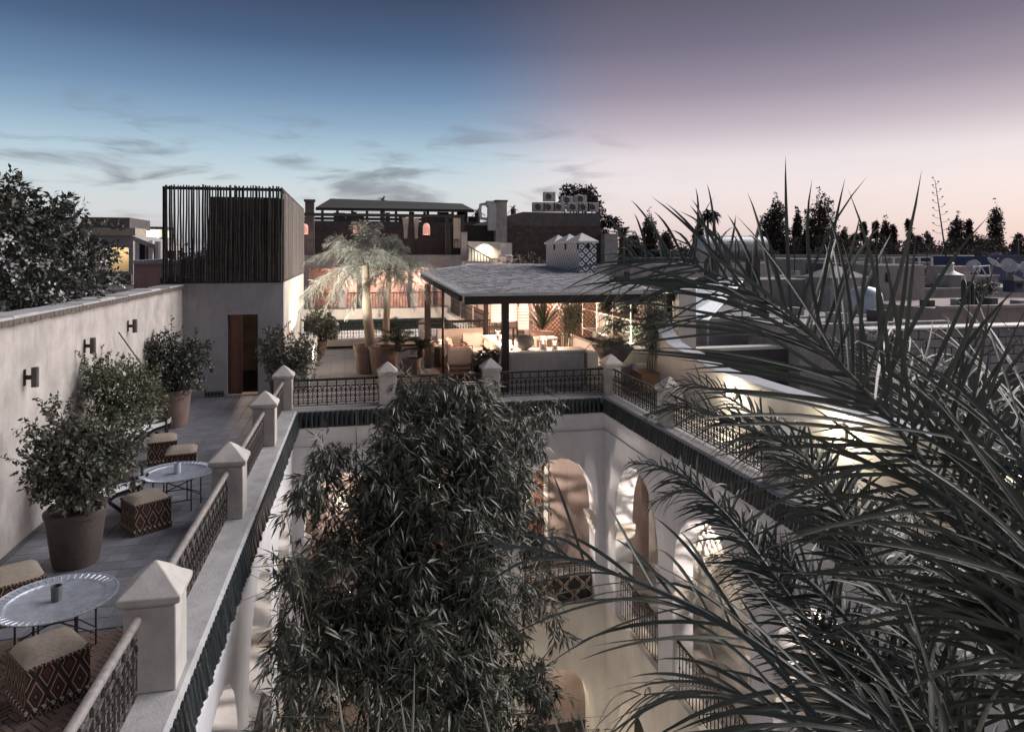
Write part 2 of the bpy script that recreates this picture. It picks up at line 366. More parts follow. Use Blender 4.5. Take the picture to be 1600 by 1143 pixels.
M['pouf'] = diamond('kilim_weave', .15, .30, [(0, (.30, .22, .17)), (.05, (.025, .015, .013)), (.17, (.09, .03, .022)), (.24, (.025, .015, .013)), (.33, (.36, .29, .22)), (.385, (.06, .022, .018)), (.5, (.018, .012, .01)), (.63, (.33, .26, .2)), (.68, (.022, .014, .012)), (.8, (.085, .028, .02))])
M['poufend'] = diamond('kilim_border', .06, .12, [(0, (.34, .27, .21)), (.25, (.02, .013, .011)), (.6, (.3, .24, .18)), (.7, (.05, .02, .016))])
M['rush'] = pm('woven_rush', (.36, .31, .255), (.23, .195, .16), 30, .9, 120, .95, bd=.02, stretch=(1, 3, 1))
M['zellige'] = diamond('blue_white_zellige', .31, .31, [(0, (.03, .045, .09)), (.16, (.62, .65, .7)), (.36, (.022, .032, .07)), (.64, (.62, .65, .7)), (.84, (.03, .045, .09))], .3, .15)
M['lantern'] = em('lit_woven_shade', (1, .60, .46), .85, (.6, .45, .35))
M['lantern_dim'] = em('glowing_woven_shade', (1, .46, .36), .36, (.4, .22, .18))
M['flame'] = em('candle_flame', (1, .66, .38), 14)
M['lampglow'] = em('lamp_glow', (1, .82, .6), 5)
M['bulb'] = em('bright_bulb', (1, .85, .62), 30)
M['litwindow'] = em('lit_window', (1, .72, .42), 1.2)
def glassm():
    m, t, b = nt('clear_glass'); b.inputs['Base Color'].default_value = (.9, .93, .95, 1); b.inputs['Roughness'].default_value = .05
    b.inputs['Transmission Weight'].default_value = .9; b.inputs['IOR'].default_value = 1.3; return m
M['glass'] = glassm()
M['bamboo'] = leafmat('bamboo_leaf', (.011, .014, .010), (.076, .084, .062), .4, .15, .6)
M['shrub'] = leafmat('shrub_leaf', (.022, .028, .022), (.115, .12, .09), .5, .2)
M['shrub_b'] = leafmat('lighter_shrub_leaf', (.03, .042, .026), (.13, .145, .09), .5, .2)
M['shrub_dark'] = leafmat('dark_shrub_leaf', (.02, .026, .022), (.055, .06, .05), .5, .12)
M['palm'] = leafmat('palm_leaflet', (.018, .022, .016), (.095, .104, .078), .45, .1, .5)
M['fluffy'] = leafmat('feather_palm_leaflet', (.10, .11, .09), (.31, .315, .275), .5, .3)
M['cycad'] = leafmat('cycad_leaf', (.018, .024, .018), (.04, .05, .036), .4, .1)
M['tree_far'] = leafmat('far_tree_leaf', (.04, .032, .03), (.075, .06, .054), .8, .1, .2)
M['petal'] = leafmat('white_petal', (.5, .5, .5), (.72, .7, .72), .7, .3)
M['bark'] = pm('bark', (.09, .07, .055), (.05, .04, .034), 10, .8, 30, .95, stretch=(4, 4, 1))
M['palmtrunk'] = pm('pale_palm_trunk', (.30, .25, .19), (.17, .135, .10), 7, .9, 22, .9, stretch=(6, 6, 1))
M['culm'] = pm('bamboo_culm', (.12, .12, .075), (.075, .075, .05), 9, .2, 30, .5)
M['rachis'] = pm('frond_midrib', (.10, .105, .08), (.065, .07, .055), 9, .2, 30, .45)

# ------------------------------------------------------------------ foliage
def nrm(a): return a / np.maximum(np.linalg.norm(a, axis=-1, keepdims=True), 1e-9)
def rdir(n): return nrm(rng.normal(size=(n, 3)))
def leaf_mesh(P, D, N, L, W):
    """folded pointed blades: P base, D direction, N rough normal"""
    D = nrm(D); S = nrm(np.cross(D, N)); U = np.cross(S, D); L = L[:, None]; W = W[:, None]
    a = P; l = P + D * L * .42 + S * W * .5 + U * W * .16; r = P + D * L * .42 - S * W * .5 + U * W * .16; c = P + D * L * .45; t_ = P + D * L - U * L * .08
    V = np.stack([a, l, c, r, t_], 1).reshape(-1, 3); b = (np.arange(len(P)) * 5)[:, None, None]
    Fc = (np.array([[0, 2, 1], [0, 3, 2], [1, 2, 4], [2, 3, 4]])[None] + b).reshape(-1, 3)
    return V, Fc
def cat(ms):
    Vs, Fs, o = [], [], 0
    for V, Fc in ms: Vs.append(V); Fs.append(Fc + o); o += len(V)
    return np.concatenate(Vs), np.concatenate(Fs)
def blob_points(blobs, n, shell=.55):
    """points in lumpy ellipsoids (centre, radii), denser towards the skin; returns points and outward directions"""
    w = np.array([b[1][0] * b[1][1] * b[1][2] for b in blobs]) ** .75; k = rng.choice(len(blobs), n, p=w / w.sum())
    c = np.array([b[0] for b in blobs])[k]; r = np.array([b[1] for b in blobs])[k]; d = rdir(n)
    lump = 1 + .16 * np.sin(d[:, 0] * 5 + k * 2.1) * np.cos(d[:, 1] * 6 + k) + .12 * np.sin(d[:, 2] * 9 + k * 1.7)
    q = rng.random(n) ** shell * lump
    return c + d * r * q[:, None], d
def foliage(name, mat, parent, blobs, n, L, W, droop=.3, cl=5, spread=.5, up=0.0, shell=.5):
    """leaves in small sprays of cl each"""
    k = max(1, n // cl); P, d = blob_points(blobs, k, shell)
    base = nrm(d + rng.normal(size=(k, 3)) * .5 + np.array([0, 0, up - droop]))
    P = np.repeat(P, cl, 0); B = np.repeat(base, cl, 0)
    D = nrm(B + rng.normal(size=P.shape) * spread); P = P + D * L * .15 + rng.normal(size=P.shape) * L * .25
    N = nrm(rng.normal(size=P.shape) + np.array([0, 0, 1.2]))
    V, Fc = leaf_mesh(P, D, N, L * rng.uniform(.6, 1.25, len(P)), W * rng.uniform(.7, 1.3, len(P)))
    return stuff(arr(name, V, Fc, mat, parent))
def spline(pts, n):
    pts = np.array([list(p) for p in pts], float); k = len(pts); out = []
    seg = np.linspace(0, k - 1, n)
    for s in seg:
        i = min(int(s), k - 2); f = s - i
        p0, p1, p2, p3 = pts[max(i - 1, 0)], pts[i], pts[i + 1], pts[min(i + 2, k - 1)]
        out.append(.5 * ((2 * p1) + (-p0 + p2) * f + (2 * p0 - 5 * p1 + 4 * p2 - p3) * f * f + (-p0 + 3 * p1 - 3 * p2 + p3) * f ** 3))
    return np.array(out)
def leaflets(path, U, t0, pairs, L, W, a0=60, a1=22, lift=18, droop=.25, jit=.12, seg=5, tipw=.12, Lprof=None, plume=0):
    """pinnate leaflets along a rachis path (K,3); U up vector of the blade. returns V,F per leaflet stack (n, (seg+1)*3, 3)"""
    K = len(path); T = nrm(np.gradient(path, axis=0)); U = np.array(U, float)
    S0 = nrm(np.cross(T, U)); N0 = np.cross(S0, T)
    n = pairs * 2; tt = np.repeat(np.linspace(t0, .995, pairs), 2) + rng.uniform(-.004, .004, n); sg = np.tile([1., -1.], pairs)
    tt = np.clip(tt, 0, .999); idx = tt * (K - 1); i0 = idx.astype(int); f = (idx - i0)[:, None]
    p = path[i0] * (1 - f) + path[np.minimum(i0 + 1, K - 1)] * f
    Tn, Sn, Nn = T[i0], S0[i0], N0[i0]
    a = np.radians(a0 + (a1 - a0) * tt + rng.normal(size=n) * 7); li = np.radians(lift + rng.normal(size=n) * 8)
    if plume: li = np.radians(rng.uniform(-60, 60, n))
    D = Tn * np.cos(a)[:, None] + (Sn * (sg * np.cos(li))[:, None] + Nn * np.sin(li)[:, None]) * np.sin(a)[:, None]
    D = nrm(D + rng.normal(size=(n, 3)) * jit)
    prof = np.sin(np.clip(.15 + .85 * tt, 0, 1) * PI) ** .55 if Lprof is None else Lprof(tt)
    Ln = L * prof * rng.uniform(.85, 1.12, n)
    s = np.linspace(0, 1, seg + 1)[None, :, None]; Lk = Ln[:, None, None]
    dr = droop * rng.uniform(.5, 1.5, n)[:, None, None]
    side = nrm(np.cross(D, Nn) + 1e-6); curl = rng.normal(size=n)[:, None, None] * .07
    pts = p[:, None, :] + D[:, None, :] * s * Lk * (1 - .12 * dr * s) + np.array([0, 0, -1.])[None, None] * dr * Lk * s ** 2 * .8 + side[:, None, :] * curl * Lk * s ** 2
    tang = nrm(np.gradient(pts, axis=1)); tw = rng.uniform(-.5, .5, n)[:, None, None]
    Nl = nrm(Nn[:, None, :] + side[:, None, :] * tw); S = nrm(np.cross(tang, Nl)); Q = np.cross(S, tang)
    w = (W * np.clip(np.sin(np.clip(s * .80 + .20, 0, 1) * PI) ** .8, tipw, 1)) * np.clip(prof, .35, 1)[:, None, None]
    w = w * np.where(s > .97, .12, 1)
    V = np.stack([pts + S * w * .5 + Q * w * .22, pts, pts - S * w * .5 + Q * w * .22], 2).reshape(n, -1, 3)
    fs = []
    for k in range(seg):
        for j in (0, 1): a_ = k * 3 + j; fs.append((a_, a_ + 1, a_ + 4, a_ + 3))
    return V, np.array(fs)
def stack_faces(n, m, fs): return (fs[None] + (np.arange(n) * m)[:, None, None]).reshape(-1, fs.shape[1])

# ================================================================== SETTING
g = MB().box(-400, 500, -200, 900, -10.2, -9.6); struct(g.build('ground', pm('city_ground', (.09, .08, .075), (.06, .055, .05), .2, .3, 3, 1)))
SK = .016
def shear(mb):
    mb.v = [(x + (y - 6) * SK, y, z) for x, y, z in mb.v]; return mb
def sxl(x, y): return x + (y - 6) * SK

def arch_wall(mb, Pf, a0, a1, z0, z1, th, ops, m=0, n=44):
    """wall from a0 to a1 along its length with arched openings (b0,b1,zbottom,zspring,zapex); Pf(a,t,z) -> world"""
    def quad(p, q, r, s): mb.add([p, q, r, s], [(0, 1, 2, 3)], m)
    def blk(u0, u1, w0, w1):
        v = [Pf(a, t, z) for z in (w0, w1) for (a, t) in ((u0, 0), (u1, 0), (u1, th), (u0, th))]
        mb.add(v, [(0, 3, 2, 1), (4, 5, 6, 7), (0, 1, 5, 4), (1, 2, 6, 5), (2, 3, 7, 6), (3, 0, 4, 7)], m)
    cur = a0
    for b0, b1, zb, zs, za in sorted(ops):
        if b0 > cur: blk(cur, b0, z0, z1)
        if zb > z0: blk(b0, b1, z0, zb)
        h = (b1 - b0) / 2; mid = (b0 + b1) / 2; cv = []
        for i in range(n + 1):
            th_ = PI * i / n; bulge = .06 * math.sin(min(1, (math.sin(th_)) * 2.2) * PI)
            sc = 1 - .012 * abs(math.cos(th_ * 11)) ** 3 * (1 if 0 < i < n else 0); cv.append((mid - math.cos(th_) * h * sc, zs + (za - zs) * math.sin(th_) ** .85 * sc))
        for (p, zp), (q, zq) in zip(cv, cv[1:]):
            quad(Pf(p, 0, zp), Pf(q, 0, zq), Pf(q, 0, z1), Pf(p, 0, z1)); quad(Pf(p, th, zp), Pf(p, th, z1), Pf(q, th, z1), Pf(q, th, zq))
            quad(Pf(p, 0, zp), Pf(p, th, zp), Pf(q, th, zq), Pf(q, 0, zq))
        quad(Pf(b0, 0, z1), Pf(b1, 0, z1), Pf(b1, th, z1), Pf(b0, th, z1))
        # jambs are the sides of the neighbouring piers, shown from spring level down
        cur = b1
    if cur < a1: blk(cur, a1, z0, z1)
    return mb
ZG, ZF = -4.85, -9.2
PL = lambda a, t, z: (sxl(-1.36, a) - t, a, z)
PR = lambda a, t, z: (6.0 + t, a, z)
PB = lambda a, t, z: (a, 15.98 + t, z)
LO = [(13.2, 15.3), (9.9, 12.4), (6.7, 9.1), (3.5, 5.9)]
RO = [(13.0, 15.3), (9.7, 12.35), (6.6, 9.1), (3.5, 5.9)]
BO = [(3.95, 5.75), (1.35, 3.35), (-.95, .8)]
def arcade(name, label, Pf, a0, a1, ops, apex, grow=0):
    r = thing(name, label, 'arcade wall', Pf((a0 + a1) / 2, 0, ZF))
    w = MB(); arch_wall(w, Pf, a0, a1, ZG, -.72, .42, [(b0, b1, ZG, -2.75, apex) for b0, b1 in ops]); w.build('upper_wall', M['white'], r)
    w = MB(); arch_wall(w, Pf, a0, a1, ZF, ZG - .003, .42, [(b0 + .1, b1 - .1, ZF, -7.6, -6.35) for b0, b1 in ops]); w.build('lower_wall', M['cream'], r)
    # flared fascia that carries the eaves tiles
    f = MB(); prof = [(0, -.72), (-.012, -.62), (-.04, -.52), (-.07, -.42), (-.11, -.34), (-.115, -.28), (.2, -.28)]
    for (t0, z0), (t1, z1) in zip(prof, prof[1:]): f.add([Pf(a0, t0, z0), Pf(a1, t0, z0), Pf(a1, t1, z1), Pf(a0, t1, z1)], [(0, 1, 2, 3)])
    f.build('flared_fascia', M['white'], r, True)
    li = MB()
    for u0, u1, w0, w1, pr in ((a0, a1, -.79, -.735, .03),):
        v = [Pf(a, t, z) for z in (w0, w1) for (a, t) in ((u0, -pr), (u1, -pr), (u1, .05), (u0, .05))]
        li.add(v, [(0, 3, 2, 1), (4, 5, 6, 7), (0, 1, 5, 4), (1, 2, 6, 5), (2, 3, 7, 6), (3, 0, 4, 7)])
    li.build('moulding', M['white'], r)
    for b0, b1 in ops:
        for e, s in ((b0, 1), (b1, -1)):
            c = MB()
            for k, (dz, pr) in enumerate(((-.34, .05), (-.24, .09), (-.12, .14))):
                x0, x1 = sorted((e - s * .02, e + s * pr)); z0 = -2.75 + dz; z1 = -2.75 + dz + .115
                v = [Pf(a, t, z) for z in (z0, z1) for (a, t) in ((x0, -.015), (x1, -.015), (x1, .44), (x0, .44))]
                c.add(v, [(0, 3, 2, 1), (4, 5, 6, 7), (0, 1, 5, 4), (1, 2, 6, 5), (2, 3, 7, 6), (3, 0, 4, 7)])
            c.build('corbel', M['cream'], r)
    return r
arcade('arcade_wall', 'white arcaded courtyard wall along the left terrace, its arches seen edge on', PL, .8, 15.975, LO, -1.2)
arcade('arcade_wall', 'white arcaded courtyard wall on the right, two lit arches showing between palm fronds', PR, .8, 15.975, RO, -1.15)
arcade('arcade_wall', 'white arcaded wall across the far end of the courtyard behind the bamboo', PB, -1.75, 6.42, BO, -1.35)
fl = MB().box(-1.8, 6.4, .6, 16, -9.5, ZF); struct(fl.build('courtyard_floor', M['floor_w']))
# gallery: floors, ceilings and room walls round the courtyard
gal = MB(); gal.box(-3.9, sxl(-1.8, 8), .8, 18.25, ZG - .3, ZG - .02); gal.box(6.43, 8.2, .8, 18.25, ZG - .3, ZG - .02); gal.box(-1.55, 6.42, 16.41, 18.25, ZG - .3, ZG - .02)
struct(gal.build('gallery_floor', M['floor_w']))
def gwall(name, label, x0, x1, y0, y1, mat):
    return tag(MB().box(x0, x1, y0, y1, ZF, -.45).build(name, mat), label, 'wall')
gwall('gallery_wall', 'pink earth plaster gallery wall behind the far courtyard arches', -1.58, 8.45, 18.255, 18.5, M['terra'])
gwall('gallery_wall', 'pink earth plaster gallery wall behind the right courtyard arches', 8.2, 8.45, .8, 18.25, M['terra'])
gwall('gallery_wall', 'cream gallery wall behind the left courtyard arches', -4.15, -3.9, .8, 18.2, M['cream'])
gwall('near_wall', 'plain courtyard wall under the near roof', -3.9, 8.2, .3, .8, M['cream'])

# dark doorway and window with pale frames in the gallery
def framed(name, label, cat, c, w, h, ax, fr=.12, mat='door', panes=0):
    """flat opening on a wall; ax 'y' faces -y, 'x' faces -x"""
    r = thing(name, label, cat, c)
    def bx(mb, a0, a1, z0, z1, d0, d1):
        if ax == 'y': mb.box(c[0] + a0, c[0] + a1, c[1] - d1, c[1] - d0, c[2] + z0, c[2] + z1)
        else: mb.box(c[0] - d1, c[0] - d0, c[1] + a0, c[1] + a1, c[2] + z0, c[2] + z1)
    f = MB(); bx(f, -w / 2 - fr, -w / 2, 0, h, 0, .05); bx(f, w / 2, w / 2 + fr, 0, h, 0, .05); bx(f, -w / 2 - fr, w / 2 + fr, h, h + fr, 0, .052); bx(f, -w / 2 - fr - .03, w / 2 + fr + .03, -.1, 0, 0, .07)
    f.build('frame', M['cream'], r)
    for s in (-1, 1):
        p = MB(); a, b = (-w / 2, -.008) if s < 0 else (.008, w / 2); bx(p, a, b, 0, h, .004, .03)
        for k in range(3): bx(p, a + .07, b - .07, .08 + k * h / 3, h / 3 * (k + 1) - .06, .03, .042)
        p.build('leaf', M[mat], r)
    return r
framed('gallery_window', 'tall dark window with pale frame on the far gallery wall beside the bamboo', 'window', (4.62, 18.25, -4.1), .95, 2.2, 'y')
framed('gallery_door', 'dark double door with pale frame behind the middle far arch', 'door', (2.3, 18.25, ZG), 1.2, 2.5, 'y')
framed('gallery_door', 'dark door in the right gallery mostly hidden by palm fronds', 'door', (8.2, 7.6, ZG), 1.1, 2.4, 'x')

# ---------------------------------------------------------------- roof terraces
sl_ = MB(); sl_.box(-3.9, -1.9, .8, 18.3, -.42, -.02); struct(sl_.build('terrace_slab', M['grout']))
sl_ = MB(); sl_.box(-1.9, 8.45, 16.42, 26.5, -.42, -.02); struct(sl_.build('palm_terrace_slab', M['grout']))
sl_ = MB(); sl_.box(6.5, 8.2, .8, 16.42, -.42, -.02); struct(sl_.build('right_terrace_slab', M['grout']))
def slabtile(w, l, h=.018, b=.004): return mesh_only(MB().bbox(-w / 2, w / 2, -l / 2, l / 2, 0, h, b), 'tile', M['floor'])
def tiling(parent_name, label, x0, x1, y0, y1, w, l, mat, zt, near, skip=None, stag=True):
    """floor of separate tiles: the nearest `near` are objects, the rest one joined mesh"""
    base = struct(MB().box(x0, x1, y0, y1, zt - .012, zt - .006).build(parent_name, M['grout']))
    me = mesh_only(MB().bbox(-w / 2 + .003, w / 2 - .003, -l / 2 + .003, l / 2 - .003, 0, .012, .003), 'floor_tile', mat)
    cells = []
    ny = int((y1 - y0) / l); nx = int((x1 - x0) / w)
    for j in range(ny):
        for i in range(nx):
            x = x0 + w * (i + .5) + ((x1 - x0) - nx * w) / 2; y = y0 + l * (j + .5)
            if skip and skip(x, y): continue
            cells.append((math.hypot(x, y), x, y))
    cells.sort(); rest = MB()
    for k, (_, x, y) in enumerate(cells):
        dz = random.uniform(-.002, .002)
        if k < near: inst('floor_tile', me, base, (x, y, zt - .006 + dz))
        else: rest.bbox(x - w / 2 + .003, x + w / 2 - .003, y - l / 2 + .003, y + l / 2 - .003, zt - .006, zt + .006 + dz, .003)
    stuff(rest.build('floor_tiles', mat, base)); return base
tiling('left_terrace_floor', '', -3.88, -1.5, 7.25, 18.25, .22, .22, M['floor'], 0, 290)
tiling('palm_terrace_floor', '', -1.4, 8.3, 16.5, 26.45, .42, .42, M['floor_w'], 0, 200)
tiling('right_terrace_floor', '', 6.58, 7.68, 1.0, 16.4, .36, .36, M['floor_w'], 0, 60)
# herringbone of small terracotta bricks on the near part of the left terrace
hb = struct(MB().box(-3.88, -1.86, 2.0, 7.25, -.012, -.006).build('herringbone_floor', M['grout']))
bl, bw = .15, .05
bme = mesh_only(MB().bbox(-bl / 2 + .003, bl / 2 - .003, -bw / 2 + .003, bw / 2 - .003, 0, .016, .004), 'brick', M['brickf'])
cells = []
cs45 = math.cos(PI / 4)
for a_ in range(-90, 90):
    for k_ in range(-12, 12):
        for v_ in (0, 1):
            if v_ == 0: cx_, cy_, r_ = a_ * bw + 2 * bl * k_ + bl / 2, (a_ + .5) * bw, 0
            else: cx_, cy_, r_ = (a_ + .5) * bw + 2 * bl * k_, (a_ - 5) * bw + bl / 2, PI / 2
            x, y = -2.8 + (cx_ - cy_) * cs45, 5.2 + (cx_ + cy_) * cs45
            if -3.84 < x < -1.92 and 2.6 < y < 7.18: cells.append((abs(y - 5.9) + abs(x + 2.8), x, y, r_ + PI / 4))
cells.sort(); rest = MB()
for k, (_, x, y, r_) in enumerate(cells):
    if k < 300: inst('brick', bme, hb, (x, y, -.006 + random.uniform(-.0015, .0015)), (0, 0, r_))
    else: rest.box(x - bl / 2 + .003, x + bl / 2 - .003, y - bw / 2 + .003, y + bw / 2 - .003, -.006, .009, rz=r_)
stuff(rest.build('bricks', M['brickf'], hb))

# copings and eaves tiles
cop = shear(MB().bbox(-1.92, -1.25, .8, 15.84, -.3, .1, .03)); c1 = struct(cop.build('left_coping', M['coping'], None, True))
c2_ = struct(MB().bbox(-1.76, 5.9, 15.845, 16.42, -.3, .1, .03).build('far_coping', M['coping'], None, True))
c3_ = struct(MB().bbox(5.905, 6.55, .8, 16.42, -.3, .1, .03).build('right_coping', M['coping'], None, True))
tm = MB(); n = 7; vs_ = []
for (z, x, r) in ((.06, -.035, .03), (.035, .0, .05), (-.12, .02, .054), (-.27, .04, .058)):
    for j in range(n): a = -PI / 2 + PI * j / (n - 1); vs_.append((x + math.cos(a) * r, math.sin(a) * r, z + math.cos(a) * r * .3))
tm.add(vs_, [(k * n + j, k * n + j + 1, (k + 1) * n + j + 1, (k + 1) * n + j) for k in range(3) for j in range(n - 1)])
b_ = len(tm.v); tm.add([(x - .02, y * .8, z - .0) for x, y, z in vs_[3 * n:4 * n]], [])
tm.f += [(3 * n + j, 3 * n + j + 1, b_ + j + 1, b_ + j) for j in range(n - 1)]; tm.m += [0] * (n - 1)
tme = mesh_only(tm, 'eaves_tile', M['green_tile'], True)
def eaves(parent, pts, rz):
    mats = [M['green_flat']]
    for p in pts: inst('eaves_tile', tme, parent, p, (random.uniform(-.05, .05), random.uniform(-.06, .06), rz + random.uniform(-.05, .05)))
eaves(c1, [(sxl(-1.27, y) , y, 0) for y in np.arange(2.6, 15.7, .108)], SK * -1)
eaves(c2_, [(x, 15.86, 0) for x in np.arange(-1.02, 5.85, .108)], -PI / 2)
eaves(c3_, [(5.925, y, 0) for y in np.arange(3.2, 15.75, .108)], PI)
bk = MB(); shear(bk.add([(-1.262, .8, .03), (-1.262, 15.8, .03), (-1.24, 15.8, -.29), (-1.24, .8, -.29)], [(0, 1, 2, 3)])); bk.build('tile_bed', M['green_flat'], c1)
MB().add([(-1.1, 15.853, .03), (5.9, 15.853, .03), (5.9, 15.83, -.29), (-1.1, 15.83, -.29)], [(0, 1, 2, 3)]).build('tile_bed', M['green_flat'], c2_)
MB().add([(5.913, .8, .03), (5.913, 15.85, .03), (5.89, 15.85, -.29), (5.89, .8, -.29)], [(0, 1, 2, 3)]).build('tile_bed', M['green_flat'], c3_)

# ---------------------------------------------------------------- pillars
def sqloft(mb, prof, c=(0, 0, 0), m=0):
    k = len(prof); vs_ = []
    for h, z in prof: vs_ += [(c[0] - h, c[1] - h, c[2] + z), (c[0] + h, c[1] - h, c[2] + z), (c[0] + h, c[1] + h, c[2] + z), (c[0] - h, c[1] + h, c[2] + z)]
    return mb.add(vs_, [(i * 4 + j, i * 4 + (j + 1) % 4, i * 4 + 4 + (j + 1) % 4, i * 4 + 4 + j) for i in range(k - 1) for j in range(4)] + [(3, 2, 1, 0), (4 * k - 4, 4 * k - 3, 4 * k - 2, 4 * k - 1)], m)
def make_pillar(label, w=.19, h=.66, name='terrace_pillar', grp='capped pillars of the terrace railings'):
    t = thing(name, label, 'pillar', (0, 0, 0), grp)
    s_ = MB(); sqloft(s_, [(w, 0), (w, h * .5), (w - .002, h)]); sh_ = s_.build('shaft', M['tadelakt'], t); bv = sh_.modifiers.new('edge', 'BEVEL'); bv.width = .012; bv.segments = 2
    c_ = MB(); sqloft(c_, [(w - .01, h), (w + .012, h + .015), (w + .035, h + .035), (w + .04, h + .085), (w + .02, h + .105), (w * .80, h + .155), (w * .45, h + .225), (w * .13, h + .275), (.012, h + .285)]); ca_ = c_.build('cap', M['tadelakt'], t, True); bv = ca_.modifiers.new('edge', 'BEVEL'); bv.width = .014; bv.segments = 3; bv.limit_method = 'ANGLE'; bv.angle_limit = R(40)
    return t
pil0 = make_pillar('large cream pillar with pyramid cap nearest the camera by the tray table')
PIL = [(-1.50, 6.12, None), (sxl(-1.57, 9.75), 9.75, 'cream pillar with pyramid cap level with the second tray table'),
       (sxl(-1.57, 13.2), 13.2, 'pale pillar with pyramid cap just before the far left corner of the courtyard'),
       (-1.39, 16.12, 'corner pillar with pyramid cap by the tower door'),
       (.85, 16.12, 'pyramid capped pillar just left of the bamboo top'), (3.22, 16.12, 'pyramid capped pillar in front of the bar end and black post'),
       (6.2, 16.12, 'flat topped far right corner pillar in front of the planted wall'), (6.2, 12.9, 'pyramid capped pillar on the right rail beneath the palm fronds'),
       (6.2, 9.2, 'pillar on the right rail almost hidden behind palm fronds'), (6.2, 5.6, 'nearest pillar on the right rail behind dense fronds'),
       (sxl(-1.57, 2.6), 2.6, 'pillar at the near end of the left rail below the picture')]
for i, (x, y, l) in enumerate(PIL):
    if i == 0: pil0.location = (x, y, .1)
    elif i < 10: dup(pil0, (x, y, .1), label=l)

# ---------------------------------------------------------------- wrought iron railings
def ring(mb, cx, cz, r, th=.005, n=8, y=0, a0=0, a1=2 * PI):
    k = n if a1 - a0 < 6.2 else n
    mb.tube([(cx + math.cos(a0 + (a1 - a0) * i / k) * r, y, cz + math.sin(a0 + (a1 - a0) * i / k) * r) for i in range(k + 1)], th, 4, cap=False)
un = MB(); pit = .205
un.tube([(0, 0, .02), (0, 0, .64)], .0135, 4); ring(un, 0, .40, pit / 2, .0115, 8, 0, 0, PI)
un.tube([(-pit / 2, 0, .06), (-pit / 2, 0, .40)], .0095, 4); un.tube([(pit / 2, 0, .06), (pit / 2, 0, .40)], .0055, 4)
for sx in (-1, 1):
    ring(un, sx * .05, .385, .034, .0095, 7); ring(un, sx * .05, .24, .032, .008, 7); un.tube([(sx * .02, 0, .13), (sx * .05, 0, .16), (sx * .08, 0, .13)], .008, 4, cap=False)
    un.tube([(0, 0, .545), (sx * .05, 0, .585), (sx * pit / 2, 0, .545)], .005, 4, cap=False); un.tube([(sx * pit / 2, 0, .02), (sx * .05, 0, .05), (0, 0, .09)], .005, 4, cap=False)
un.lathe([(.004, -.02), (.018, 0), (.004, .02)], 5, (0, 0, .585))
une = mesh_only(un, 'baluster', M['iron'])
us = MB(); us.tube([(0, 0, .02), (0, 0, .64)], .011, 4); us.lathe([(.01, -.03), (.02, 0), (.01, .03)], 5, (0, 0, .33)); ring(us, .045, .54, .03, .006, 6); usm = mesh_only(us, 'baluster', M['iron'])
def railing(label, p, q, z=.12, h=.56, hand='iron', group='wrought iron railing panels', unit=None, pitch=pit, r=.024, name='iron_railing', hz=.02):
    p, q = Vector((*p, z)), Vector((*q, z)); L = (q - p).length; t = (q - p) / L; a = math.atan2(t.y, t.x)
    rt = thing(name, label, 'railing', (p + q) / 2, group)
    k = h / .64
    cr = MB()
    for zz in (.02, .09, .505, .64) if unit is None else (.02, .6): cr.tube([p + Vector((0, 0, zz * k)), q + Vector((0, 0, zz * k))], .009, 4)
    cr.build('cross_bars', M['iron'], rt)
    hr = MB(); hr.tube([p + Vector((0, 0, h + hz)), p.lerp(q, .5) + Vector((0, 0, h + hz)), q + Vector((0, 0, h + hz))], r, 10); hr.build('handrail', M[hand], rt, True)
    n = max(1, int(L / pitch + .3))
    for i in range(n): inst('baluster', unit or une, rt, p + t * (L * (i + .5) / n), (0, 0, a), (1, 1, k))
    return rt
def lx(y): return sxl(-1.57, y)
railing('black scrollwork railing with worn grey handrail beside the nearest pouf', (lx(3.0), 2.8), (lx(5.86), 5.86), hand='rail', r=.036)
railing('black scrollwork railing with worn grey handrail between the two large left pillars', (lx(6.24), 6.24), (lx(9.56), 9.56), hand='rail', r=.036)
railing('scrollwork railing with pale handrail between second and third left pillars', (lx(9.94), 9.94), (lx(13.0), 13.0), hand='rail', r=.034)
railing('short scrollwork railing before the corner pillar by the tower', (lx(13.4), 13.4), (-1.39, 15.92), hand='rail', r=.034)
railing('scrollwork railing in front of the potted palms', (-1.18, 16.12), (.65, 16.12))
railing('scrollwork railing in front of the lounge chairs behind the bamboo top', (1.05, 16.12), (3.02, 16.12))
railing('scrollwork railing in front of the fluted bar', (3.42, 16.12), (6.0, 16.12))
railing('scrollwork railing angled along the right terrace below the black post', (6.2, 15.92), (6.2, 13.1))
railing('scrollwork railing on the right terrace under the frond tips', (6.2, 12.7), (6.2, 9.4))
railing('scrollwork railing on the right terrace deep behind the fronds', (6.2, 9.0), (6.2, 5.8))
# gallery railings with tiled apron
def gallery_rail(label, p, q):
    return railing(label, p, q, z=ZG + .02, h=.92, group='gallery railings between the arches', name='gallery_railing', unit=usm, pitch=.13, r=.03)
for (b0, b1), l in zip(BO, ('dark railing under the far right arch beside the bamboo', 'dark gallery railing behind the bamboo', 'dark gallery railing at the far left arch')):
    gallery_rail(l, (b0 + .02, 16.05), (b1 - .02, 16.05))
for (b0, b1), l in zip(RO[:3], ('steep looking gallery railing under the first right arch', 'gallery railing under the second right arch behind fronds', 'gallery railing under the third right arch hidden by fronds')):
    gallery_rail(l, (6.1, b1 - .02), (6.1, b0 + .02))
for (b0, b1), l in zip(LO[:3], ('gallery railing in the farthest left arch', 'gallery railing in the middle left arch', 'gallery railing in the nearest left arch')):
    gallery_rail(l, (sxl(-1.5, b0), b0 + .02), (sxl(-1.5, b1), b1 - .02))
M['apron'] = diamond('black_white_diamond_tile', .5, .5, [(0, (.02, .018, .018)), (.42, (.5, .42, .34)), (.5, (.12, .04, .03)), (.56, (.5, .42, .34)), (.6, (.02, .018, .018))], .35, .1)
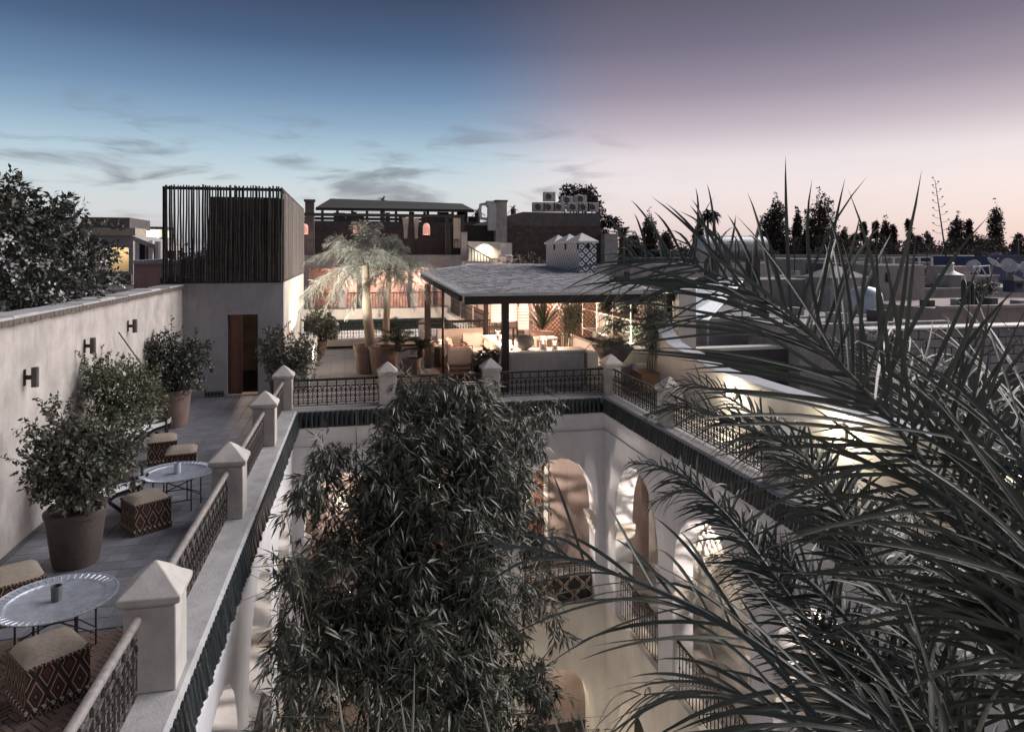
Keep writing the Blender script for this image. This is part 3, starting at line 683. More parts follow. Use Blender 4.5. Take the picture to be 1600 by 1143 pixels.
for b0, b1 in BO[:2]: tag(MB().box(b0, b1, 16.2, 16.24, ZG, ZG + .55).build('tiled_apron', M['apron']), 'diamond patterned tile apron behind the railing of the far %s arch' % ('right' if b0 > 3 else 'middle'), 'tiling')

# ---------------------------------------------------------------- left boundary wall
lw = thing('terrace_wall', 'long tall grey plaster wall along the left terrace with three sconces', 'wall', (-3.95, 9, 0))
MB().box(-4.22, -3.9, .5, 18.3, -5, 2.66).build('wall', M['plaster'], lw)
cp = MB()
for k in range(24): y = .5 + k * .742; z = 2.66 + .012 * math.sin(k * 1.7); cp.bbox(-4.3, -3.84, y, y + .741, z, z + .085 + .01 * math.sin(k * 2.9), .02)
cp.build('coping', M['coping'], lw)
be = MB()
for k in range(120): y = .5 + k * .148; be.box(-3.86, -3.835, y + random.uniform(0, .01), y + .138, 2.652 + random.uniform(-.012, .006), 2.72)
stuff(be.build('brick_edging', pm('worn_brick_edge', (.12, .10, .09), (.07, .06, .056), 12, .6, 40, .95), lw))
def sconce(label, y, z):
    t = thing('wall_sconce', label, 'sconce', (-3.9, y, z), 'cylindrical wall sconces')
    MB().box(-3.9, -3.885, y - .022, y + .022, z - .1, z + .1).build('wall_plate', M['iron'], t)
    MB().box(-3.885, -3.8, y - .02, y + .02, z - .025, z + .025).build('arm', M['iron'], t)
    MB().lathe([(.03, -.12), (.042, -.12), (.042, .12), (.03, .12), (.03, .05)], 14, (-3.78, y, z)).build('cylinder', pm('bronze_paint', (.10, .092, .085), (.07, .064, .06), 8, .1, 30, .45, .5), t, True)
for px_, py_, l in ((52, 589, 'bronze up and down sconce above the nearest plant'), (143, 540, 'bronze cylinder sconce, middle one on the long wall'), (209, 509, 'smallest looking sconce, nearest the tower')):
    d = _d(px_, py_); t_ = -3.8 / d[0]; sconce(l, d[1] * t_, EYE + d[2] * t_)

# ---------------------------------------------------------------- tower
tw = thing('stair_tower', 'plaster stair tower clad above in dark upright poles, carved door at its foot', 'tower', (-3, 18.3, 0))
w = MB(); w.box(-4.4, -2.89, 18.3, 18.62, -2, 2.76); w.box(-2.18, -1.58, 18.3, 18.62, -2, 2.76); w.box(-2.89, -2.18, 18.3, 18.62, 1.99, 2.76); w.box(-2.89, -2.18, 18.3, 18.62, -2, 0.02); w.build('front_wall', M['plaster_cool'], tw)
MB().box(-1.9, -1.585, 18.625, 26.4, -2, 2.9).build('side_wall', M['cream'], tw)
w = MB(); w.box(-4.4, -4.1, 18.625, 26.4, -2, 2.9); w.box(-4.4, -1.9, 26.4, 26.7, -2, 2.9); w.box(-4.4, -1.6, 18.3, 26.6, 2.765, 2.9); w.build('rear_walls', M['concrete_d'], tw)
MB().box(-3.4, -2.97, 18.285, 18.3, .01, .14).build('tiled_skirting', diamond('skirting_tile', .08, .08, [(0, (.25, .26, .3)), (.25, (.02, .022, .03))], .4), tw)
w = MB()
for k in range(7): w.box(-2.25 + .0, -1.9, 19.3 + k * .28, 19.58 + k * .28, .0, .17 * (k + 1))
w.build('stair', M['plaster_cool'], tw)
dr = MB(); dr.box(-2.885, -2.56, 18.42, 18.47, .03, 1.985)
for z0, z1 in ((.1, .62), (.7, 1.22), (1.3, 1.9)): dr.box(-2.84, -2.61, 18.405, 18.42, z0, z1); dr.box(-2.80, -2.65, 18.395, 18.405, z0 + .05, z1 - .05)
dr.build('door_leaf', M['door'], tw)
MB().box(-2.885, -2.185, 18.32, 18.6, .02, .035).build('threshold', M['cushion'], tw)
w = MB(); w.box(-4.1, -1.9, 22.2, 22.4, 0, 2.7); w.build('partition', M['brickwall'], tw)
point('stair_light', (-2.6, 19.5, 1.2), 14, parent=tw)
# clad upper box
zb, zt = 2.91, 5.12
fr = MB(); fr.box(-4.33, -1.58, 18.22, 18.3, zb - .14, zb - .02); fr.box(-4.33, -1.58, 18.23, 18.3, zt - .1, zt - .03)
for x in (-4.33, -1.65): fr.box(x, x + .07, 18.24, 18.31, zb - .02, zt - .1)
fr.box(-1.64, -1.585, 18.3, 26.5, zt - .1, zt - .03); fr.box(-1.64, -1.585, 18.3, 26.5, zb - .14, zb - .02)
fr.build('frame', M['black_timber'], tw)
pole = MB(); pole.tube([(0, 0, 0), (.008, .004, .55), (-.009, 0, 1.1), (.006, -.004, 1.7), (0, 0, 2.32)], [.027, .024, .026, .023, .020], 6); pme = mesh_only(pole, 'pole', M['slat'], True)
for k in range(45):
    x = -4.28 + k * .0602 + random.uniform(-.008, .008); inst('pole', pme, tw, (x, 18.2 + random.uniform(-.01, .01), zb - .1 + random.uniform(-.03, .02)), (random.uniform(-.008, .008), random.uniform(-.012, .012), random.uniform(0, 6)), (random.uniform(.75, 1.15),) * 2 + (1,))
bme2 = mesh_only(MB().box(0, .018, -.088, .088, 0, 2.2), 'board', M['cladding'])
for k in range(44): inst('board', bme2, tw, (-1.583 + random.uniform(0, .006), 18.42 + k * .183, zb - .1), (0, 0, 0), (1, 1, 1 + random.uniform(0, .01)))
w = MB(); w.box(-3.05, -1.7, 20.6, 20.7, zb, 5.0); w.build('inner_wall', M['whitewood'], tw)
w = MB(); w.box(-3.3, -1.7, 18.5, 19.05, zb, 4.88); w.box(-4.2, -3.3, 19.4, 20.0, zb, 3.35); w.build('plant_room', M['concrete_d'], tw)
# low planter wall beside the tower
pw = thing('planter_wall', 'low cream planter wall lit at the foot of the tower', 'planter', (-1.3, 21.5, 0))
MB().bbox(-1.58, -1.02, 18.7, 24.4, 0, .73, .02).build('wall', M['cream'], pw)
spot('garden_uplight', (-.72, 21.3, .35), (-1.6, 21.9, 2.2), 520, 140, (1, .88, .72), .05, .9)
spot('garden_uplight', (-1.1, 19.3, .85), (.2, 20.8, 3.5), 800, 75, (1, .95, .86), .05, .7)

# ---------------------------------------------------------------- back of palm terrace and second courtyard
rc = struct(MB().bbox(-2.0, 8.5, 26.5, 26.85, -.4, .33, .02).build('rear_kerb', M['cream']))
struct(MB().box(-1.0, 8.4, 26.48, 26.497, .01, .09).build('rear_skirting', M['dark']))
for x, l in ((-.55, 'capped pillar at the back of the palm terrace, left of the palms'), (2.75, 'capped pillar behind the tall black post'), (5.8, 'capped pillar at the back under the pergola')):
    q = dup(pil0, (x, 26.68, .3), label=l, scale=(.9, .9, .78))
railing('arched scroll railing behind the potted palms, light tiles glowing through it', (-.36, 26.68), (2.56, 26.68), z=.33)
railing('arched scroll railing between tower wall and first rear pillar', (-1.56, 26.68), (-.74, 26.68), z=.33)
railing('arched scroll railing at the back behind the lounge', (2.94, 26.68), (5.6, 26.68), z=.33)
PW = lambda a, t, z: (a, 38.2 + t, z)
sc_ = thing('far_courtyard_wall', 'cream arcaded wall of the second courtyard with dark green tile eaves', 'wall', (2, 38.2, -5))
w = MB(); arch_wall(w, PW, -3.2, 5.2, -9, -.55, .4, [(-2.6, -.6, -4.4, -2.6, -1.5), (0, 2, -4.4, -2.6, -1.5), (2.6, 4.6, -4.4, -2.6, -1.5)]); w.build('wall', M['white'], sc_)
w = MB(); w.box(-3.2, 5.2, 37.9, 38.6, 0, .55); w.build('kerb', M['cream'], sc_)
w = MB(); w.add([(-3.2, 37.9, 0), (5.2, 37.9, 0), (5.2, 37.7, -.5), (-3.2, 37.7, -.5)], [(0, 1, 2, 3)]); w.box(-3.2, 5.2, 37.75, 38.5, -.56, -.5)
for k in range(70): x = -3.1 + k * .118; w.tube([(x, 37.9, .0), (x, 37.68, -.5)], .045, 5)
w.build('tile_eaves', M['green_flat'], sc_)
MB().box(-3.2, 5.2, 40, 40.3, -9, -.6).build('inner_wall', M['cream'], sc_)
s2 = thing('side_courtyard_wall', 'cream side wall of the second courtyard with green tile eaves receding', 'wall', (5.3, 32, -5))
MB().box(5.1, 5.5, 26.9, 37.9, -9, -.5).build('wall', M['white'], s2)
w = MB(); w.add([(5.12, 26.9, .0), (5.12, 37.9, 0), (4.9, 37.9, -.5), (4.9, 26.9, -.5)], [(0, 1, 2, 3)]); w.build('tile_eaves', M['green_flat'], s2)
MB().box(5.1, 5.6, 26.9, 37.9, -.495, .3).build('kerb', M['cream'], s2)
MB().box(-3.3, -2.9, 26.9, 37.9, -9, .3).build('left_wall', M['white'], s2)
for z_, w_ in ((-1.2, 60),): point('courtyard_light', (1, 33, z_ - 2.2), 900, (1, .84, .68), .2)
struct(MB().box(-3.2, 9.3, 38.6, 48, -.3, 0).build('far_terrace_floor', M['floor_w']))
struct(MB().box(5.6, 9.3, 26.85, 38.6, -.3, 0).build('side_terrace_floor', M['floor_w']))
for x, l in ((-.35, 'far cream pillar left of the palm trunks'), (3.42, 'far cream pillar right of the palm trunks'), (5.3, 'far cream pillar where the side railing turns')):
    dup(pil0, (x, 38.2, .5), label=l, scale=(.95, .95, 1.1))
for (a, b, l) in ((-2.6, -.55, 'distant upright railing left of the palms'), (-.15, 3.22, 'distant upright railing behind the palm trunks'), (3.62, 5.1, 'distant upright railing right of the palms')):
    railing(l, (a, 38.25), (b, 38.25), z=.55, h=.8, unit=usm, pitch=.16, r=.03)
for k, (y0, y1) in enumerate(((27.2, 30.5), (30.9, 34.1), (34.5, 37.7))):
    railing(('nearest', 'middle', 'farthest')[k] + ' side railing of the second courtyard', (5.35, y0), (5.35, y1), z=.3, h=.8, unit=usm, pitch=.16, r=.03)
# far pavilion wall, upper terrace
up = thing('upper_house', 'far house wing with pink lit loggia below and railed terrace above', 'house', (2, 42, 0))
MB().box(-5.2, 8.0, 42, 52, 2.62, 3.38).build('floor_band', M['plaster'], up)
for x in (-2.4, .6, 3.55, 5.0, 6.4): MB().box(x - .14, x + .14, 42.05, 42.33, 0, 2.62).build('column', M['plaster'], up)
MB().box(-5.2, 8.0, 44.8, 45, 0, 2.62).build('loggia_wall', pm('pink_textured_wall', (.55, .36, .31), (.30, .17, .14), 4, .9, 6, .8, bd=.06), up)
MB().box(-5.2, -2.2, 42.06, 42.3, 0, 2.62).build('side_panel', M['plaster_cool'], up)
MB().box(-5.2, 8.0, 49.5, 49.8, 3.38, 5.3).build('upper_wall', M['brickwall'], up)
MB().box(6.6, 6.95, 41.9, 42.3, 3.38, 4.75).build('end_pillar', M['plaster'], up)
for x in (.2, 2.2, 4.3): point('loggia_light', (x, 44.0, 1.9), 75, (1, .74, .62), .1)
railing('iron railing of the upper terrace, left stretch by the hanging lantern', (-3.2, 42.2), (-.6, 42.2), z=3.36, h=.9, unit=usm, pitch=.18)
railing('iron railing of the upper terrace behind the palm crowns', (-.5, 42.2), (3.0, 42.2), z=3.36, h=.9, unit=usm, pitch=.18)
railing('iron railing of the upper terrace, right stretch by the curtain', (3.1, 42.2), (6.5, 42.2), z=3.36, h=.9, unit=usm, pitch=.18)
pg = thing('terrace_canopy', 'flat black canopy frame over the upper terrace with tied white curtains', 'canopy', (2, 43, 3.4))
w = MB(); w.box(-3.2, 6.8, 42.0, 42.2, 5.62, 5.8); w.box(-3.2, 6.8, 46.8, 47, 5.62, 5.8)
for x in (-3.2, -.2, 3.3, 6.2, 6.7): w.box(x - .06, x + .06, 42.2, 46.8, 5.64, 5.76)
w.build('beams', M['black_timber'], pg)
for x in (-3.1, 3.55, 5.75, 6.7): MB().box(x - .09, x + .09, 42.02, 42.18, 3.38, 5.62).build('post', M['black_timber'], pg)
def curtain(x0, x1, z0, z1, y, pinch=0):
    v, f = [], []; n = 14; cols = 5
    for j in range(cols):
        zz = z1 + (z0 - z1) * j / (cols - 1); s = 1 - pinch * math.sin(PI * min(1, j / (cols - 1) * 1.1) * .5)
        for i in range(n + 1): x = x0 + (x1 - x0) * (.5 + (i / n - .5) * s); v.append((x, y + .05 * math.sin(i * 2.2), zz))
    for j in range(cols - 1):
        for i in range(n): a = j * (n + 1) + i; f.append((a, a + 1, a + n + 2, a + n + 1))
    return MB().add(v, f)
for x0, x1, z0, pn in ((3.1, 3.5, 4.35, .5), (3.75, 4.1, 4.35, .5), (6.15, 6.6, 3.8, .1)): curtain(x0, x1, z0, 5.6, 42.3, pn).build('curtain', M['cushion'], pg, True)
# stair wall with spotlight, right of the canopy
sw = thing('stair_wall', 'cream stair wall washed by a small lamp', 'wall', (7.8, 41.8, 0))
w = MB(); w.prism([(6.97, 3.0), (8.9, 3.0), (8.9, 4.15), (6.97, 4.2)], (0, 41.8, 0), (1, 0, 0), (0, 0, 1), (0, .3, 0)); w.build('wall', M['cream'], sw)
MB().box(8.9, 9.6, 41.4, 44, 0, 4.1).build('return_wall', M['cream'], sw)
spot('stair_lamp', (8.0, 41.35, 4.15), (8.0, 41.75, 3.0), 90, 120, (1, .9, .7), .05, .8)
dr = thing('stair_railing', 'sloping stair railing in front of the lamp lit wall', 'railing', (7.6, 41, 0))
w = MB(); w.tube([(6.7, 40.6, 3.95), (8.3, 40.6, 3.05)], .04, 5); w.build('handrail', M['iron'], dr)
for k in range(9): x = 6.8 + k * .18; MB().tube([(x, 40.6, 3.9 - k * .1), (x, 40.6, 3.1 - k * .1)], .02, 4).build('baluster', M['iron'], dr)
MB().box(6.5, 8.9, 40.5, 41.7, 0, 3.0).build('stair_block', M['plaster'], dr)

# ================================================================== PERGOLA AND LOUNGE
pe = thing('pergola', 'reed roofed pergola on black posts over the lit lounge and bar', 'pergola', (5, 20, 0))
zr = lambda y: 2.5 + (y - 17.2) * .040
top = [(2.72, 17.15), (8.0, 17.15), (9.3, 30), (5.1, 30), (2.5, 25.6)]
w = MB(); n = len(top)
w.add([(x, y, zr(y)) for x, y in top] + [(x, y, zr(y) - .07) for x, y in top], [tuple(range(n)), tuple(range(2 * n - 1, n - 1, -1))] + [(i, i + n, (i + 1) % n + n, (i + 1) % n) for i in range(n)])
w.build('reed_roof', M['reed'], pe)
st_ = MB()        # loose reeds that break up the surface and edges
for k in range(9500):
    y = random.uniform(17.1, 29.6); x = random.uniform(2.6, 8.0 + (y - 17.1) * .1 - .4); a = random.gauss(0, .22); L = random.uniform(.18, .55)
    if y > 25.6 and x < 2.6 + (y - 25.6) * .6: continue
    z = zr(y) + random.uniform(.0, .018); dx, dy = math.cos(a) * L, math.sin(a) * L * .6; t = .006
    st_.add([(x, y, z), (x + dx, y + dy, z + random.uniform(-.004, .012)), (x + dx, y + dy + t * 2, z), (x, y + t * 2, z + .006)], [(0, 1, 2, 3)])
for k in range(420):
    x = random.uniform(2.75, 7.95); L = random.uniform(.05, .16); st_.add([(x, 17.2, zr(17.2)), (x + .012, 17.2, zr(17.2)), (x + .01 + random.uniform(-.03, .03), 17.15 - L * .4, zr(17.2) - L * .45)], [(0, 1, 2)])
    y = random.uniform(17.2, 25.4); x = 2.72 - (y - 17.2) * .026; st_.add([(x, y, zr(y)), (x, y + .015, zr(y)), (x - L, y + random.uniform(-.03, .03), zr(y) - L * .3)], [(0, 1, 2)])
stuff(st_.build('loose_reeds', M['reed'], pe))
MB().box(2.8, 8.5, 17.2, 17.32, 2.22, 2.425).build('front_beam', M['black_timber'], pe)
w = MB(); w.add([(2.66, 17.35, 2.3), (2.76, 17.35, 2.3), (2.6, 25.4, 2.6), (2.5, 25.4, 2.6), (2.66, 17.35, 2.42), (2.76, 17.35, 2.42), (2.6, 25.4, 2.74), (2.5, 25.4, 2.74)], [(0, 1, 5, 4), (1, 2, 6, 5), (2, 3, 7, 6), (3, 0, 4, 7), (0, 3, 2, 1), (4, 5, 6, 7)]); w.build('side_beam', M['black_timber'], pe)
for k in range(7): x = 3.2 + k * .8; MB().box(x, x + .07, 17.33, 25.5, 2.29, 2.41).build('rafter', M['black_timber'], pe)
for x, y, s in ((3.83, 17.28, .085), (8.35, 17.45, .085), (2.33, 21.4, .085), (4.75, 24.6, .07), (7.1, 24.6, .06)): MB().box(x - s, x + s, y - s, y + s, 0, zr(y) - .1).build('post', M['black_timber'], pe)
MB().tube([(2.55, 19.5, 0), (2.55, 19.5, 2.5)], .035, 8).build('thin_post', M['iron'], pe)
MB().tube([(2.35, 24.8, 1.02), (4.6, 24.8, 1.05)], .03, 6).build('rear_rail', M['iron'], pe)

# right hand wall of the lounge, planted and lit
w = thing('garden_wall', 'cream wall closing the lounge on the right behind bamboo and shelves', 'wall', (8.6, 20, 0))
MB().box(8.55, 8.8, 17.05, 26.4, 0, 2.42).build('wall', M['cream'], w)
MB().box(8.42, 8.9, 16.95, 17.3, 0, 2.55).build('end_pier', M['cream'], w)
lt = thing('lattice_screen', 'pinkish diagonal lattice screen at the back of the lounge', 'screen', (6.9, 23.5, 0))
MB().box(6.2, 8.5, 23.56, 23.6, 0, 2.6).build('back_panel', M['terra'], lt)
for sgn in (-1, 1):
    w = MB()
    for k in range(-16, 26):
        x0 = 6.2 + k * .155; pts = []
        a, b = (x0, 0), (x0 + sgn * 2.5, 2.5)
        if sgn > 0: t0 = max(0, (6.2 - a[0]) / 2.5); t1 = min(1, (8.5 - a[0]) / 2.5)
        else: t0 = max(0, (a[0] - 8.5) / 2.5); t1 = min(1, (a[0] - 6.2) / 2.5)
        if t1 <= t0: continue
        w.tube([(a[0] + (b[0] - a[0]) * t, 23.5 + sgn * .012, 2.5 * t) for t in (t0, t1)], .018, 4)
    w.build('lattice', M['wood'], lt)
MB().box(7.55, 7.95, 23.44, 23.48, 1.05, 1.7).build('opening', M['dark'], lt)

# bar counter
bar = thing('bar_counter', 'L shaped bar with white top and fluted grey front under the pergola', 'bar', (4.9, 17.7, 0))
w = MB(); w.bbox(3.95, 6.05, 17.42, 18.1, .93, .985, .012); w.bbox(3.95, 4.55, 18.102, 21.2, .93, .984, .012); w.build('top', M['whitewood'], bar)
w = MB(); w.box(4.03, 6.0, 17.52, 18.0, 0, .93); w.box(4.03, 4.47, 18.0, 21.1, 0, .93); w.build('carcass', M['plaster'], bar)
bat = mesh_only(MB().lathe([(.02, 0), (.02, .86)], 8, (0, 0, .03)), 'batten', M['whitewood'], True)
for k in range(44): inst('batten', bat, bar, (4.06 + k * .0445, 17.52, 0))
for k in range(66): inst('batten', bat, bar, (4.03, 17.56 + k * .0535, 0))
be_ = thing('side_bench', 'long pale masonry bench with dark inset along the planted wall', 'bench', (7.2, 18.5, 0))
w = MB(); w.bbox(6.06, 6.35, 17.42, 17.9, .5, .9, .01); w.add([], []); w.bbox(6.9, 8.1, 17.9, 18.15, 0, .85, .01); w.bbox(6.9, 7.1, 18.152, 22.5, 0, .85, .01); w.bbox(8.0, 8.2, 18.152, 22.5, 0, .85, .01); w.build('walls', M['cream'], be_)
MB().box(7.1, 8.0, 18.15, 22.5, 0, .66).build('soil', M['soil'], be_)
MB().box(6.08, 6.9, 17.6, 17.85, 0, .48).build('low_wall', M['plaster'], be_)

def pendant(label, x, y, zt, zb, r, mat='lantern', watts=45, zc=2.55, name='pendant_lantern'):
    t = thing(name, label, 'lantern', (x, y, zb), 'domed woven pendant lanterns')
    h = zt - zb
    w = MB(); w.lathe([(r, 0), (r * 1.02, h * .3), (r, h * .62), (r * .9, h * .8), (r * .66, h * .93), (r * .3, h * .99), (.02, h)], 20, (x, y, zb), cap=False); w.build('shade', M[mat], t, True)
    w = MB()
    for k in range(9): zz = zb + h * (k + .2) / 10; w.lathe([(r * 1.03, -.006), (r * 1.05, 0), (r * 1.03, .006)], 20, (x, y, zz if k < 7 else zz), cap=False)
    for k in range(20):
        a = 2 * PI * k / 20; w.tube([(x + math.cos(a) * r * 1.03, y + math.sin(a) * r * 1.03, zb), (x + math.cos(a) * r * 1.03, y + math.sin(a) * r * 1.03, zb + h * .6)], .005, 3, cap=False)
    w.build('weave', pm('pale_cane', (.42, .28, .22), (.32, .2, .16), 20, 0, 10, .8) if not 'cane' in M else M['cane'], t)
    MB().tube([(x, y, zt), (x, y, zc)], .008, 4).build('cord', M['iron'], t)
    point('lantern_light', (x, y, zb - .12), watts, (1, .68, .5), r * .6, t)
    return t
M['cane'] = pm('pale_cane', (.42, .28, .22), (.32, .2, .16), 20, 0, 10, .8)
pendant('bright domed woven lantern hanging lowest over the bar', *Py(818, 480, 18.6).xy, 2.2, 1.42, .15)
pendant('domed woven lantern just left of the front black post', *Py(777, 480, 20.8).xy, 2.32, 1.42, .19, watts=70)
pendant('domed woven lantern half hidden behind the black post', *Py(800, 480, 21.2).xy, 2.3, 1.4, .17, watts=60)
pendant('small pink lantern under the far canopy, left by the tower', -2.62, 44.0, 5.25, 4.62, .24, 'lantern_dim', 25, 5.65)
pendant('small pink lantern under the far canopy by the white curtains', 4.72, 44.0, 5.35, 4.65, .22, 'lantern_dim', 25, 5.65)
pendant('dark shaded pendant lost among the palm fronds', .6, 43.2, 5.2, 4.7, .35, 'lantern_dim', 6, 5.65)

def candle(label, x, y, z, h=.12, r=.035, glass=True, watts=2.2, name='candle_glass', gh=.2):
    t = thing(name, label, 'candle', (x, y, z))
    MB().lathe([(r * .7, 0), (r * .7, h)], 10, (x, y, z + .005)).build('wax', M['cushion'], t, True)
    MB().lathe([(.006, 0), (.018, .02), (.012, .045), (.0, .075)], 8, (x, y, z + h + .008)).build('flame', M['flame'], t, True)
    if glass: MB().lathe([(r, 0), (r * 1.25, .004), (r * 1.3, gh), (r * 1.22, gh), (r * 1.18, .008), (0, .008)], 14, (x, y, z), cap=False).build('glass', M['glass'], t, True)
    point('candle_light', (x, y, z + h + .12), watts * 2.2, (1, .6, .38), .03, t)
    return t
zc = .985
candle('candle in a tall clear hurricane glass on the bar corner, right of the bowl', 4.95, 17.75, zc, .14, .08, watts=4, gh=.34)
candle('candle in a short clear glass at the right of the bar', 5.25, 17.7, zc, .1, .06, watts=3, gh=.2)
candle('candle lantern on the bar behind the black post', 4.15, 18.9, zc, .14, .06, watts=4, gh=.3)
candle('tea light on the back stretch of the bar', 4.3, 20.4, zc, .08, .05, watts=3)
candle('tea light nearest the bowl on the bar edge', 4.12, 17.75, zc, .05, .04, watts=2, gh=.09)
bw_ = thing('stone_bowl', 'big round stone bowl on the corner of the bar', 'bowl', (4.45, 17.78, zc))
MB().lathe([(.08, 0), (.19, .06), (.255, .16), (.265, .24), (.225, .33), (.2, .35), (.19, .34), (.21, .24), (.12, .08), (0, .07)], 22, (4.45, 17.78, zc), cap=False).build('bowl', pm('mottled_stone', (.30, .29, .26), (.2, .2, .18), 12, .4, 40, .6), bw_, True)
MB().lathe([(.2, .29), (.1, .31), (0, .315)], 16, (4.45, 17.78, zc), cap=False).build('ice', M['whitewood'], bw_, True)
bot = MB().lathe([(.035, 0), (.037, .18), (.03, .22), (.013, .27), (.013, .33), (0, .33)], 10); bme_ = mesh_only(bot, 'bottle', M['fabric_dark'], True)
for k, (x, y, l) in enumerate(((4.1, 18.45, 'dark bottle on the bar just behind the post'), (4.25, 18.2, 'second dark bottle on the bar behind the bowl'))):
    o = inst('bottle', bme_, None, (x, y, zc)); tag(o, l, 'bottle', 'bottles on the bar')
pl = MB().lathe([(.05, 0), (.11, .012), (.105, .014), (0, .006)], 14); plm = mesh_only(pl, 'plate', M['whitewood'], True)
for k, (x, y, l) in enumerate(((4.3, 19.5, 'white plate on the side run of the bar, third from the post'), (4.25, 20.0, 'white plate farther along the side run of the bar'), (4.3, 20.9, 'white plate at the far end of the bar'))): tag(inst('plate', plm, None, (x, y, zc)), l, 'plate', 'plates laid along the bar')

# stool, planters, armchair, tables, sofa, rug
sto = thing('side_table', 'white painted side table with a shelf behind the bar', 'table', (5.55, 19.8, 0))
MB().bbox(5.2, 5.9, 19.55, 20.0, 1.0, 1.05, .01).build('top', M['whitewood'], sto)
for x in (5.24, 5.86):
    for y in (19.6, 19.95): MB().box(x - .025, x + .025, y - .025, y + .025, 0, 1.0).build('leg', M['whitewood'], sto)
MB().box(5.26, 5.84, 19.58, 19.98, .62, .65).build('shelf', M['whitewood'], sto)
rug = MB().box(2.6, 5.0, 18.4, 23, .013, .025).build('lounge_rug', M['rugm']); tag(rug, 'dark red patterned rug under the lounge tables', 'rug')
def armchair(label, x, y, rz, grp='wooden framed lounge chairs'):
    t = thing('armchair', label, 'armchair', (0, 0, 0), grp)
    f = MB()
    for sx in (-.36, .36): f.box(sx - .03, sx + .03, -.38, .36, .58, .62)
    f.box(-.36, .36, -.36, -.3, .22, .27); f.box(-.36, .36, .3, .36, .22, .27); f.box(-.36, .36, .33, .38, .62, .67); f.box(-.36, .36, .34, .37, .34, .38)
    f.build('frame', M['wood'], t)
    for sx in (-.36, .36):
        for sy in (-.35, .35): MB().box(sx - .028, sx + .028, sy - .028, sy + .028, 0, .6 if sy < 0 else .68).build('leg', M['wood'], t)
    MB().bbox(-.32, .32, -.36, .3, .27, .43, .05).build('seat', M['cushion'], t, True)
    b = MB().bbox(-.33, .33, -.07, .07, 0, .46, .05).build('backrest', M['cushion'], t, True); b.location = (0, .27, .42); b.rotation_euler = (-.2, 0, 0)
    t.location = (x, y, 0); t.rotation_euler = (0, 0, rz); return t
a0 = armchair('cream cushioned teak armchair seen from behind beside the thin post', 3.0, 19.75, PI)
dup(a0, (3.35, 22.0, 0), PI * .5 + .1, 'cream teak armchair farther back beside the sofa')
dup(a0, (4.0, 22.6, 0), .1, 'cream backed chair facing out beyond the round tables')
sf = thing('sofa', 'long low sofa with loose cushions behind the round tables', 'sofa', (3.2, 23.5, 0))
MB().bbox(2.55, 2.95, 21.8, 24.3, .05, .42, .04).build('seat', M['cushion'], sf, True); MB().bbox(2.45, 2.56, 21.8, 24.3, .05, .82, .03).build('backrest', M['cushion'], sf, True)
MB().bbox(3.0, 4.6, 23.7, 24.4, .05, .42, .04).build('seat', M['cushion'], sf, True); MB().bbox(3.0, 4.6, 24.38, 24.5, .05, .85, .03).build('backrest', M['cushion'], sf, True)
for x, m_ in ((3.2, 'fabric_dark'), (3.75, 'cushion'), (4.3, 'terracotta')):
    o = MB().bbox(-.24, .24, -.07, .07, 0, .44, .06).build('cushion', M[m_], sf, True); o.location = Vector((x, 24.2, .43)) - root_loc(sf); o.rotation_euler = (-.25, 0, 0)
def rtable(label, x, y, r, h, cat_='table'):
    t = thing('round_table', label, cat_, (x, y, 0), 'dark round lounge tables')
    MB().lathe([(r, 0), (r, .03), (0, .03)], 24, (x, y, h - .03), cap=True).build('top', M['wood'], t, True)
    MB().lathe([(r * .55, 0), (r * .8, h * .2), (r * .88, h * .6), (r * .92, h - .04)], 20, (x, y, .0)).build('drum', M['fabric_dark'], t, True); return t
rtable('nearer dark drum table with a candle beside the armchair', 3.75, 19.9, .42, .46); rtable('farther dark drum table with a candle', 3.55, 21.0, .42, .46)
candle('candle glowing on the nearer drum table', 3.7, 19.85, .46, .08, .05, watts=5); candle('candle glowing on the farther drum table', 3.55, 20.95, .46, .1, .05, watts=5)
candle('round lamp candle on the sofa end at the left of the lounge', 2.75, 21.6, .62, .08, .06, watts=4); 
MB_ = MB().lathe([(.2, 0), (.2, .6)], 14, (2.75, 21.6, 0.0)); tag(MB_.build('side_stand', M['fabric_dark']), 'small dark stand carrying a candle by the left post', 'stand')
for i, (x, y, l) in enumerate(((4.0, 33.0, 'candle lamp by the farther stair pillars'), (5.95, 34.5, 'wall candle on the pale pillars, far one'), (6.15, 30.8, 'wall candle on the pale pillars, near one'), (6.2, 29.0, 'small wall light left of the hanging lanterns'), (7.3, 29.5, 'small wall light between the lanterns'))):
    if i: candle(l, x, y, 1.35, .1, .06, glass=False, watts=9, name='wall_candle')
ta = thing('dining_set', 'wrought dining table at the back of the lounge', 'table', (5.2, 25.6, 0))
MB().box(4.9, 6.1, 25.2, 25.9, .72, .76).build('top', M['wood'], ta)
for x in (4.95, 6.05):
    for y in (25.25, 25.85): MB().box(x - .03, x + .03, y - .03, y + .03, 0, .72).build('leg', M['wood'], ta)
